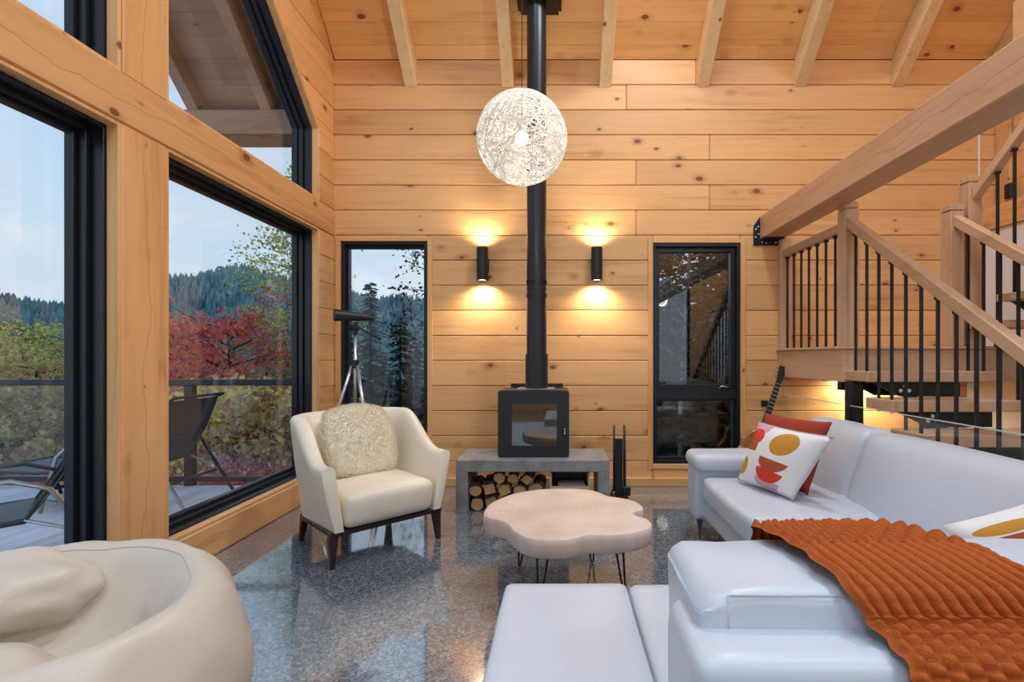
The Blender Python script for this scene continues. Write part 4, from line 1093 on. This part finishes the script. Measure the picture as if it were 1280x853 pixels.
# ------------------------------------------------------------------ bean bag
be = empty('bean_bag', (-1.47, 1.45, 0), label='cream leather bean bag chair in the left foreground', cat='bean bag')
prof = [(0, .30), (.10, .305), (.19, .345), (.27, .43), (.325, .51), (.365, .548), (.41, .545), (.46, .49), (.50, .40), (.515, .28), (.50, .15), (.44, .05), (.36, .0), (.0, .0)]
def cat(P_, t):
    i = min(int(t*(len(P_)-1)), len(P_)-2); f = t*(len(P_)-1)-i; p0 = P_[max(i-1, 0)]; p1 = P_[i]; p2 = P_[i+1]; p3 = P_[min(i+2, len(P_)-1)]
    return [.5*(2*p1[k]+(p2[k]-p0[k])*f+(2*p0[k]-5*p1[k]+4*p2[k]-p3[k])*f*f+(3*p1[k]-p0[k]-3*p2[k]+p3[k])*f**3) for k in (0, 1)]
def bag(u, v):
    r, z = cat(prof, v); th = 2*PI*u; z = max(0, z); r = max(0, r)
    hi = max(0, math.cos(th-math.radians(115)))          # the rim rises at the back
    z *= 1+.06*hi - .03*math.cos(th+PI/3)
    p = Vector((-1.47+r*math.cos(th), 1.45+r*math.sin(th), z))
    w = min(1, z/.15)
    n1 = noise.noise(p*5.5); n2 = noise.noise(p*13+Vector((4, 0, 0)))
    crease = -abs(math.sin(3*th+1.1+3*r))**8*.018*(.2 < v < .75)
    out = Vector((math.cos(th), math.sin(th), .4))
    p += out*(n1*.020+n2*.003+crease*.7)*w
    if p.z < .0: p.z = 0
    return p
g = G(); g.grid(bag, 96, 60, closeu=True); g.build('bag_body', M['cream'], be, smooth=True, fix=True)
def lobe(c, rad, sq, seed, name):
    def f(u, v):
        th = 2*PI*u; ph = PI*v
        d = Vector((math.cos(th)*math.sin(ph), math.sin(th)*math.sin(ph), math.cos(ph)))
        p = Vector((d.x*rad[0], d.y*rad[1], d.z*rad[2])); p += d*(noise.noise(d*2.2+Vector((seed, 0, 0)))*.028)
        return Vector(c)+Matrix.Rotation(sq, 3, 'Z') @ p
    g = G(); g.grid(f, 40, 28, closeu=True); return g.build(name, M['cream'], be, smooth=True, fix=True)
lobe((-1.74, 1.60, .50), (.24, .17, .125), .5, 1.0, 'headrest')
lobe((-1.50, 1.30, .36), (.22, .17, .12), -.4, 4.0, 'inner_fold')
seamp = [bag(i/96, .36)+Vector((0, 0, .001)) for i in range(0, 97)]
G().tube(seamp, .0013, 5).build('seam', M['seam'], be, smooth=True)

# ------------------------------------------------------------------ spotting scope on tripod
ts = empty('spotting_scope', (-1.79, 4.50, 0), label='black spotting scope on a silver tripod behind the armchair', cat='telescope')
hx, hy = -1.79, 4.50
def S(px, py, y=4.5): return at(px, py, y)
g = G(); a, b = S(417.5, 394, 4.40), S(467, 397.5, 4.58); d = (b-a).normalized(); Lh = (b-a).length
g.cyl(a, a+d*Lh*.10, .052, .052, n=20); g.cyl(a+d*Lh*.10, a+d*Lh*.42, .050, .043, n=20); g.cyl(a+d*Lh*.42, a+d*Lh*.78, .040, .034, n=20); g.cyl(a+d*Lh*.78, b, .028, .024, n=20)
smooth_by_angle(g.build('scope_tube', M['black'], ts))
g = G().cyl(a+d*Lh*.80+Vector((0, 0, .01)), a+d*Lh*.98+Vector((0, 0, .035)), .022, n=14); smooth_by_angle(g.build('eyepiece', M['black'], ts))
c = S(445, 402.5); g = G().cyl(c+Vector((0, 0, -.002)), c+Vector((0, 0, -.035)), .018, n=12); g.cyl(S(443, 410)+Vector((-.035, 0, 0)), S(443, 410)+Vector((.035, 0, 0)), .026, n=14); g.cyl(S(444, 413), S(444, 418), .024, n=14)
smooth_by_angle(g.build('pan_head', M['black'], ts))
G().tube([S(449, 410, 4.45), S(463, 418, 4.36), S(475, 424.5, 4.28)], [.006, .009, .011], 8).build('pan_handle', M['black'], ts, smooth=True)
cb_ = S(444, 418); G().cyl(cb_, (cb_.x, cb_.y, .62), .013, n=12).build('centre_column', M['alu'], ts, smooth=True)
hub = Vector((cb_.x, cb_.y, 1.25-(456-446)*4.5/640)); g = G().cyl(hub+Vector((0, 0, -.03)), hub+Vector((0, 0, .04)), .03, n=12); smooth_by_angle(g.build('hub', M['black'], ts))
for t in (math.radians(200), math.radians(320), math.radians(80)):
    dr_ = Vector((math.cos(t), math.sin(t), 0)); p0 = hub+dr_*.03+Vector((0, 0, -.01)); p1 = Vector((hub.x, hub.y, 0))+dr_*(.42 if t < 5 and t > 2 else .40)
    if p1.y > 4.88: p1.y = 4.88
    if p1.x < -2.12: p1.x = -2.12
    l_ = G().cyl(p0, p0.lerp(p1, .55), .013, n=10).cyl(p0.lerp(p1, .52), p1+Vector((0, 0, .02)), .010, n=10).build('leg', M['alu'], ts, smooth=True)
    G().cyl(p1+Vector((0, 0, .0)), p1+Vector((0, 0, .03)), .014, n=8).build('rubber_foot', M['black'], l_)
    G().cyl(p0.lerp(p1, .28), Vector((hub.x, hub.y, p0.lerp(p1, .28).z)), .004, n=6).build('brace', M['black'], ts)

# ------------------------------------------------------------------ guitar leaning by the wall
gu = empty('guitar', (1.83, 4.75, 0), label='acoustic guitar hung on the wall behind the sofa corner', cat='guitar')
gh = at(977, 466, 4.80); gb = at(958, 523, 4.80); gd = (gh-gb).normalized(); gx = Vector((gd.z, 0, -gd.x))
hn = at(974, 476, 4.80); nb = gb-gd*.10
gm = plain('guitar_spruce', (.45, .17, .06), .25, vary=.3); fm = plain('fretboard', (.035, .03, .04), .4)
def slab(p0, p1, w0, w1, y0, y1):
    return G().add([p0-gx*w0/2+Vector((0, y0, 0)), p0+gx*w0/2+Vector((0, y0, 0)), p1+gx*w1/2+Vector((0, y0, 0)), p1-gx*w1/2+Vector((0, y0, 0)),
                    p0-gx*w0/2+Vector((0, y1, 0)), p0+gx*w0/2+Vector((0, y1, 0)), p1+gx*w1/2+Vector((0, y1, 0)), p1-gx*w1/2+Vector((0, y1, 0))],
                   [(0, 3, 2, 1), (4, 5, 6, 7), (0, 1, 5, 4), (1, 2, 6, 5), (2, 3, 7, 6), (3, 0, 4, 7)])
slab(nb, hn, .058, .045, -.012, .012).build('neck', fm, gu, fix=True)
slab(hn+gd*.002, gh+gd*.06, .055, .075, -.01, .008).build('headstock', fm, gu, fix=True)
for i in range(12):
    p = nb.lerp(hn, .05+i*.08); slab(p, p+gd*.004, .056, .056, -.0145, -.0125).build('fret', M['boltm'], gu, fix=True)
for i in range(3):
    for s_ in (-1, 1):
        p = hn.lerp(gh+gd*.05, .25+.3*i)+gx*s_*.042; G().cyl(p+Vector((0, -.005, 0)), p+gx*s_*.018+Vector((0, -.005, 0)), .006, n=8).build('tuning_peg', M['chrome'], gu)
bc = nb-gd*.26; ol_ = []
for i in range(40):
    t = 2*PI*i/40; yy = math.cos(t); w = .19*(1+.12*-yy)-.045*math.exp(-((yy-.12)/.25)**2)
    q = bc+gd*(.25*yy)+gx*(w*math.sin(t)); ol_.append((q.x, q.z))
o = G().prism(ol_, 4.76, 4.85, 'XZ').build('body', gm, gu, fix=True, bevel=.006)
q = bc+gd*.06; G().cyl((q.x, 4.757, q.z), (q.x, 4.7595, q.z), .05, n=24).build('sound_hole', fm, gu)
wh_ = at(957, 505, 4.9); o = G().box(wh_.x-.03, wh_.x+.03, D-.03, D-.002, wh_.z-.03, wh_.z+.03).build('wall_hook', M['black'], bevel=.004); tag(o, 'small black wall hook beside the guitar neck', 'hook')
o.data = o.data

# ------------------------------------------------------------------ outside: deck, railing, porch roof
dk = empty('deck', (-4.5, 3, -.03), kind='structure')
x = -2.44; 
while x > -8.2:
    G().box(x-.134, x, -2.5, 4.93, -.035, -.006).build('deck_board', M['deck'], dk, bevel=.003); x -= .140
G().box(-8.3, -2.44, 4.935, 4.975, -.20, -.004).build('rim_board', M['deck'], dk)
G().box(-8.3, -2.44, -2.5, 4.93, -.2, -.06).build('joists', M['oldpineX'], dk)
RY = 4.985
rl = empty('deck_railing', (-5, RY, 0), label='dark metal deck railing with clear glass infill', cat='railing')
rz1 = 1.25-(474.5-446)*RY/640
rg = G().box(-8.3, -2.42, RY-.03, RY+.03, rz1-.06, rz1); rg.build('top_rail', M['rail'], rl, bevel=.004)
G().box(-8.3, -2.42, RY-.02, RY+.02, .035, .085).build('bottom_rail', M['rail'], rl, bevel=.003)
px_ = [-2.47, -3.59, -4.71, -5.83, -6.95, -8.07]
for x in px_: G().box(x-.04, x+.04, RY-.035, RY+.035, -.19, rz1-.061).build('railing_post', M['rail'], rl, bevel=.003)
for a, b in zip(px_, px_[1:]): G().box(b+.06, a-.06, RY-.005, RY+.005, .09, rz1-.065).build('glass_pane', M['glass'], rl)
pr = empty('porch_roof', (-3, 4, 3.6), kind='structure')
EX0, EX1 = -3.72, XO-.03
s = -.75
while s < LEN-.02:
    G().prism(slopepoly(s, s+.19, 0, .03), EX0, EX1, 'YZ').build('board', M['oldpineX'], pr, bevel=.004, fix=True); s += .19
for xc in (-2.93, -3.66): 
    G().prism(slopepoly(-.70, LEN, -.185, -.002), xc-.055, xc+.055, 'YZ').build('rafter', M['oldpineY'], pr, bevel=.004, fix=True)
G().prism(slopepoly(-.8, LEN, .031, .12), EX0-.02, EX1, 'YZ').build('roof_skin', M['black'], pr, fix=True)
G().box(-3.9, EX1, 5.10, 5.44, 3.47, 3.715).build('eave_beam', M['oldpineX'], pr, bevel=.006)
for a, b in ((EX0+.12, -3.0), (-2.86, EX1)): G().box(a, b, 5.12, 5.17, 3.717, 3.76).build('dark_gap', M['black'], pr)  # black strips standing in for the dark gaps above the eave beam

# ------------------------------------------------------------------ deck loungers
def lounger(loc, rz, label):
    e = empty('deck_lounger', loc, rz, label=label, cat='lounger', group='sling loungers on the deck')
    # local: seat runs towards -X, back leans to +X
    g = G().grid(lambda u, v: (-1.25+1.25*u, -.27+.54*v, .335-.03*math.sin(PI*u)+.03*u), 14, 4).grid(lambda u, v: (-1.25+1.25*u, -.27+.54*v, .330-.03*math.sin(PI*u)+.03*u), 14, 4)
    g.build('seat_sling', M['sling'], e, local=True, smooth=True)
    bk = lambda u, v: Vector((.0+.26*u+.04*math.sin(PI*u), -.27+.54*v, .34+.55*u))
    g = G().grid(bk, 12, 4).grid(lambda u, v: bk(u, v)+Vector((.006, 0, 0)), 12, 4)
    g.build('back_sling', M['sling'], e, local=True, smooth=True)
    for s_ in (-1, 1):
        y = s_*.29
        G().tube([(-1.25, y, .335), (-.8, y, .315), (0, y, .35), (.155, y, .62), (.26, y, .89), (.32, y, .92)], .014, 8).build('side_rail', M['rail'], e, local=True, smooth=True)
        G().tube([(-.75, y*1.06, .0), (-.62, y*1.06, .45), (-.5, y*1.06, .56), (-.05, y*1.06, .58), (.10, y*1.06, .52), (.42, y*1.06, .0)], .014, 8).build('arm_frame', M['alu'] if s_ < 0 else M['rail'], e, local=True, smooth=True)
        G().tube([(-1.2, y, .33), (-1.22, y, .15), (-1.16, y, .0)], .013, 8).build('leg', M['rail'], e, local=True, smooth=True)
        G().tube([(.0, y*1.02, .36), (.22, y*1.02, .26), (.25, y*1.02, .22)], .010, 8).build('brace', M['alu'], e, local=True, smooth=True)
    for (x, z) in ((-1.25, .335), (.25, .22), (.32, .92), (-.70, .18), (.0, .35)):
        G().cyl((x, -.30, z), (x, .30, z), .012, n=8).build('cross_bar', M['rail'], e, local=True, smooth=True)
    return e
lounger((-3.40, 4.40, -.005), 0, 'dark sling lounger on the deck near the railing, seen through the middle window')
lounger((-3.12, 3.02, -.005), .72, 'dark sling lounger on the deck closest to the camera, seen through the left window')

# ------------------------------------------------------------------ landscape
def groundz(x, y):
    r = math.hypot(x+2, y-2)
    z = -1.9-.22*max(0, r-6) if r < 60 else -13.8-.06*(r-60)
    if x > 0 and y > 5: z = -1.0 - .02*max(0, y-5)
    elif x > -3: t = (x+3)/3; z = z*(1-t)+(-1.0-.02*max(0, y-5))*t
    return max(z, -26)
g = G(); 
def gr(u, v):
    th = math.radians(-15+240*u); r = 3+ (v**2.2)*200
    x, y = -r*math.cos(th-PI/2+PI/2)*1.0, r*math.sin(th)
    x = -2+ -r*math.cos(th); y = 2+r*math.sin(th)
    return Vector((x, y, groundz(x, y)+.5*noise.noise(Vector((x*.2, y*.2, 0)))))
g.grid(gr, 90, 50); o = g.build('ground_outside', M['ground'], smooth=True); tag(o, kind='structure')
def hillz(az, r):
    """height of the far hills seen at azimuth az (deg left of forward)"""
    f = max(0, min(1, (r-140)/200)); f = f*f*(3-2*f)
    top = 32+13*math.exp(-((az-31)/8)**2)-11*max(0, min(1, (az-38)/7))+2*math.sin(az*.8+1)
    return -26+(top+26)*f
HR = (140, 345)
def hill(u, v):
    az = -50+150*u; r = 140+205*v; a = math.radians(az); z = hillz(az, r)
    return Vector((-r*math.sin(a), r*math.cos(a), z+3*noise.noise(Vector((az*.3, r*.03, 0)))))
g = G(); g.grid(hill, 120, 24); o = g.build('far_hills', M['hazyforest'], smooth=True); tag(o, kind='structure')
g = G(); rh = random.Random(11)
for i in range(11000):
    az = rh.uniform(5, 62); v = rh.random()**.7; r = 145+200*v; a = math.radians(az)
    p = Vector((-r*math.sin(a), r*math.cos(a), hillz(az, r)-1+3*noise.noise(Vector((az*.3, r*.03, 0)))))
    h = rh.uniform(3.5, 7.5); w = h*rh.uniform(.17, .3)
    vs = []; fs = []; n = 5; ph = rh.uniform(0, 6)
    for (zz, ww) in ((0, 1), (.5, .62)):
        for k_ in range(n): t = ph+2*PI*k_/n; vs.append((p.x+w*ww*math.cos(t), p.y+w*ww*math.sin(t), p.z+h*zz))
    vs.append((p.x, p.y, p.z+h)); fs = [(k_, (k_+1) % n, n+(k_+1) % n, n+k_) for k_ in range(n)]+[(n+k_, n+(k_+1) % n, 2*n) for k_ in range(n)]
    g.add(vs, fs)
o = g.build('hillside_forest', M['hazyforest']); tag(o, 'dense conifer forest covering the far hills, tinted with blue haze', 'forest', kind='stuff')

def leaves(g, pts, size, rr, droop=0):
    for p in pts:
        n_ = Vector((rr.gauss(0, 1), rr.gauss(0, 1), rr.gauss(0, 1)+.5)).normalized(); a = n_.orthogonal().normalized()
        a = Matrix.Rotation(rr.uniform(0, 6.28), 3, n_) @ a; b = n_.cross(a); s_ = size*rr.uniform(.6, 1.3)
        g.add([p-a*s_*.5, p-b*s_*.35, p+a*s_*.5, p+b*s_*.35], [(0, 1, 2, 3)])
def broadleaf(name, base, h, crown_r, mat, n_leaf, size, seed, label, group, trunk=.10, low=.25, bark=None, nb=26, clump=.32):
    rr = random.Random(seed); base = Vector(base)
    e = empty(name, base, label=label, cat='tree', group=group)
    g = G(); lean_ = Vector((rr.uniform(-.06, .06), rr.uniform(-.06, .06), 0))
    tp = [base+Vector((0, 0, h*t))+lean_*h*t*t+Vector((rr.uniform(-.05, .05), rr.uniform(-.05, .05), 0))*h*.1 for t in (0, .25, .5, .75, .95)]
    g.tube(tp, [trunk, trunk*.8, trunk*.55, trunk*.3, trunk*.1], 7).build('trunk', bark or M['bark'], e, smooth=True)
    g = G(); tips = []
    for i in range(nb):
        t = low+(.97-low)*(i+.5)/nb; o_ = base+Vector((0, 0, h*t))+lean_*h*t*t; th = i*2.4+rr.uniform(-.3, .3)
        prof_ = math.sin(PI*min(1, (t-low)/(1-low)*.85+.15))**.7
        ln = crown_r*prof_*rr.uniform(.75, 1.1); d = Vector((math.cos(th), math.sin(th), rr.uniform(.15, .6)))
        m1 = o_+d*ln*.5; m2 = o_+Vector((d.x, d.y, d.z*.7))*ln
        g.tube([o_, m1, m2], [trunk*.3, trunk*.17, trunk*.05], 5); tips += [(m1, .9), (m2, 1.0), (o_.lerp(m2, .75), 1)]
        for q in range(2):
            s2 = m1.lerp(m2, .3+.4*q)+Vector((rr.gauss(0, 1), rr.gauss(0, 1), rr.gauss(0, .6)))*crown_r*.22
            g.tube([m1.lerp(m2, .2+.3*q), s2], [trunk*.1, trunk*.03], 4); tips.append((s2, .8))
    g.build('branches', bark or M['bark'], e, smooth=True)
    g = G(); pts = []
    for i in range(n_leaf):
        c_, w = rr.choice(tips); s_ = crown_r*clump*w
        pts.append(c_+Vector((rr.gauss(0, .5)*s_, rr.gauss(0, .5)*s_, rr.gauss(0, .28)*s_)))
    leaves(g, pts, size, rr); g.build('foliage', mat, e, kind='stuff')
    return e
def conifer(base, h, seed, label, group, mat=None, dens=1.0, w=.22, name='spruce_tree'):
    rr = random.Random(seed); base = Vector(base); e = empty(name, base, label=label, cat='tree', group=group)
    G().cyl(base, base+Vector((0, 0, h*.98)), h*.013+.02, .01, n=6).build('trunk', M['bark'], e, smooth=True)
    g = G(); nl = int(h*6*dens)
    for i in range(nl):
        t = .05+.94*i/nl; z = h*t; R = h*w*(1-t)**.8+.06
        nbr = max(5, int(11*(1-t))+3)
        for k_ in range(nbr):
            th = 2*PI*k_/nbr+i*1.3+rr.uniform(-.5, .5); L2 = R*rr.uniform(.4, 1.15); d = Vector((math.cos(th), math.sin(th), 0)); sd = Vector((-d.y, d.x, 0))
            p0 = base+Vector((0, 0, z+rr.uniform(-.9, .9)*h/nl)); n_ = max(3, int(L2/.16))
            for q in range(n_):
                f0 = q/n_; pq = p0+d*L2*f0+Vector((0, 0, -L2*.38*f0+.1*f0*f0*L2)); ww = .22*(1-f0*.45)*rr.uniform(.7, 1.3)*max(.6, R)
                for s_ in (-1, 1):
                    tip = pq+d*ww*.8+sd*s_*ww+Vector((0, 0, -ww*.35)); g.add([pq, pq+d*ww*.9, tip, pq+d*ww*.1+sd*s_*ww*.7+Vector((0, 0, -ww*.3))], [(0, 1, 2, 3)])
    g.build('needles', mat or M['needle'], e, kind='stuff')
    return e
def gnd(px, Y): x = (px-699)*Y/640; return (x, Y, groundz(x, Y)-.1)
TG = 'trees beyond the deck'
# middle window: red maple, birch on the right, yellow green and orange understory
broadleaf('red_maple', gnd(292, 11), 5.1, 1.9, M['maple'], 9000, .095, 21, 'red maple with scarlet crown behind the deck railing in the middle window', TG, .09, .30, nb=30, clump=.26)
broadleaf('red_maple', gnd(190, 13), 5.6, 1.7, M['maple'], 9000, .12, 22, 'second red maple half hidden by the wooden post', TG, .09, .30)
broadleaf('birch_tree', gnd(352, 12), 8.9, 1.25, M['yellowgreen'], 7000, .085, 23, 'thin birch with sparse yellow green leaves rising against the sky', TG, .07, .28, bark=M['birchbark'], nb=40, clump=.42)
broadleaf('orange_shrub', gnd(255, 8.5), 3.1, 1.25, M['orange'], 5200, .11, 24, 'orange and yellow shrub just below the deck rail, left part of the middle window', TG, .05, .1)
broadleaf('yellow_shrub', gnd(335, 8.2), 2.6, 1.25, M['yellow'], 5200, .11, 25, 'yellow green shrub just below the deck rail, right part of the middle window', TG, .05, .1)
broadleaf('orange_shrub', gnd(385, 9.0), 3.0, 1.1, M['orange'], 4500, .11, 26, 'orange shrub beside the window frame at the right of the middle window', TG, .05, .1)
broadleaf('pink_shrub', gnd(300, 7.0), 1.7, .8, M['pinkbush'], 5000, .07, 34, 'low pink leaved shrub at the deck edge below the railing', TG, .03, .1)
# left window: olive and mixed trees
for i, (px, Y, h, mt_, lb) in enumerate(((20, 14, 6.8, 'yellowgreen', 'green leaved tree at the far left edge'), (70, 17, 7.2, 'olive', 'brownish olive tree in the left window beside the frame'), (-60, 12, 6.0, 'olive', 'olive tree outside the left edge of the picture'),
      (120, 21, 7.6, 'olive', 'mottled autumn tree behind the window frame'), (45, 10, 4.4, 'olive', 'rusty olive bush in the left window above the rail'), (5, 9, 3.8, 'olive', 'dull olive bush at the far left below the rail'))):
    broadleaf('autumn_tree', gnd(px, Y), h, h*.30, M[mt_], 5500, .12 if Y < 15 else .15, 40+i, lb, TG, .09, .15)
for i, (px, Y) in enumerate(((12, 7.6), (62, 8.0), (100, 7.8))):
    broadleaf('pink_shrub', gnd(px, Y), 1.9, .75, M['pinkbush'], 4000, .07, 50+i, ['pink and magenta shrub behind the left lounger, at the picture edge', 'pink and magenta shrub behind the left lounger, in the middle', 'pink shrub hidden behind the left window frame'][i], TG, .03, .1)
for i, (px, Y, h) in enumerate(((225, 45, 9), (265, 50, 10), (320, 42, 9), (60, 48, 10), (20, 40, 9), (100, 44, 9.5), (160, 50, 9), (360, 40, 10))):
    x, y, z = gnd(px, Y); conifer((x, y, z), h+4, 60+i, 'dark spruce standing in the valley below the deck, %s' % ['behind the red maple', 'right of the red maple', 'in the centre of the middle window', 'in the left window', 'at the left edge', 'beside the left frame', 'behind the post', 'behind the birch'][i], TG, dens=.5)
# narrow left rear window: blue green spruces and a red bush
for i, (px, Y, h) in enumerate(((463, 15, 6.6), (500, 11, 4.2), (432, 11, 4.0), (520, 17, 5.2), (480, 24, 6.5), (540, 13, 4.8), (446, 20, 6.0), (510, 26, 7.0))):
    conifer(gnd(px, Y), h+ .6, 80+i, 'spruce behind the narrow left window, %s' % ['tall one rising above the hill', 'low one at the right', 'low one at the left', 'right rear one', 'middle rear one', 'one beside the right frame', 'left rear one', 'farthest right one'][i], 'spruces behind the narrow window', dens=1.7, w=.27)
broadleaf('red_bush', gnd(487, 8.4), 1.9, .62, M['pinkbush'], 3500, .07, 91, 'red leaved bush in the lower part of the narrow left window', TG, .03, .2)
broadleaf('birch_tree', gnd(545, 10), 6.0, .9, M['darkleaf'], 1500, .08, 92, 'sparse dark twigs at the top right of the narrow left window', TG, .05, .4)
# right rear window: dark trees close to the house, a shed
for i, (px, Y, h, w_) in enumerate(((905, 8.5, 6.0, .25), (835, 12, 8.0, .2), (880, 11, 7.2, .25), (925, 12, 9, .25), (770, 20, 10.0, .2))):
    conifer((( px-699)*Y/640, Y, -1.3), h, 100+i, 'dark spruce behind the right rear window, %s' % ['nearest one', 'left one', 'middle one', 'rightmost one', 'farthest one'][i], 'trees behind the right window', mat=M['darkleaf'], w=w_)
broadleaf('dark_tree', ((850-699)*9/640, 9, -1.2), 6.2, 1.3, M['darkleaf'], 5000, .09, 110, 'bare leafy tree with pale trunk behind the right rear window', 'trees behind the right window', .07, .35, bark=M['birchbark'])
broadleaf('dark_tree', ((815-699)*10/640, 10, -1.2), 5.6, 1.2, M['darkleaf'], 2500, .09, 111, 'dark twiggy tree at the left of the right rear window', 'trees behind the right window', .07, .35)
shd = empty('garden_shed', (2.9, 15, -1.3), label='small pale outbuilding with dark roof behind the right rear window', cat='shed')
wsh = plain('shed_wall', (.55, .56, .57), .8); rsh = plain('shed_roof', (.06, .06, .065), .8)
G().box(1.9, 4.6, 14.5, 17.0, -1.3, 1.05).build('wall', wsh, shd)
G().prism([(1.7, 1.05), (4.8, 1.05), (4.0, 2.0), (2.5, 2.0)], 14.2, 17.2, 'XZ').build('roof', rsh, shd, fix=True)
G().box(3.4, 3.9, 14.46, 14.499, -1.2, .7).build('door', rsh, shd)
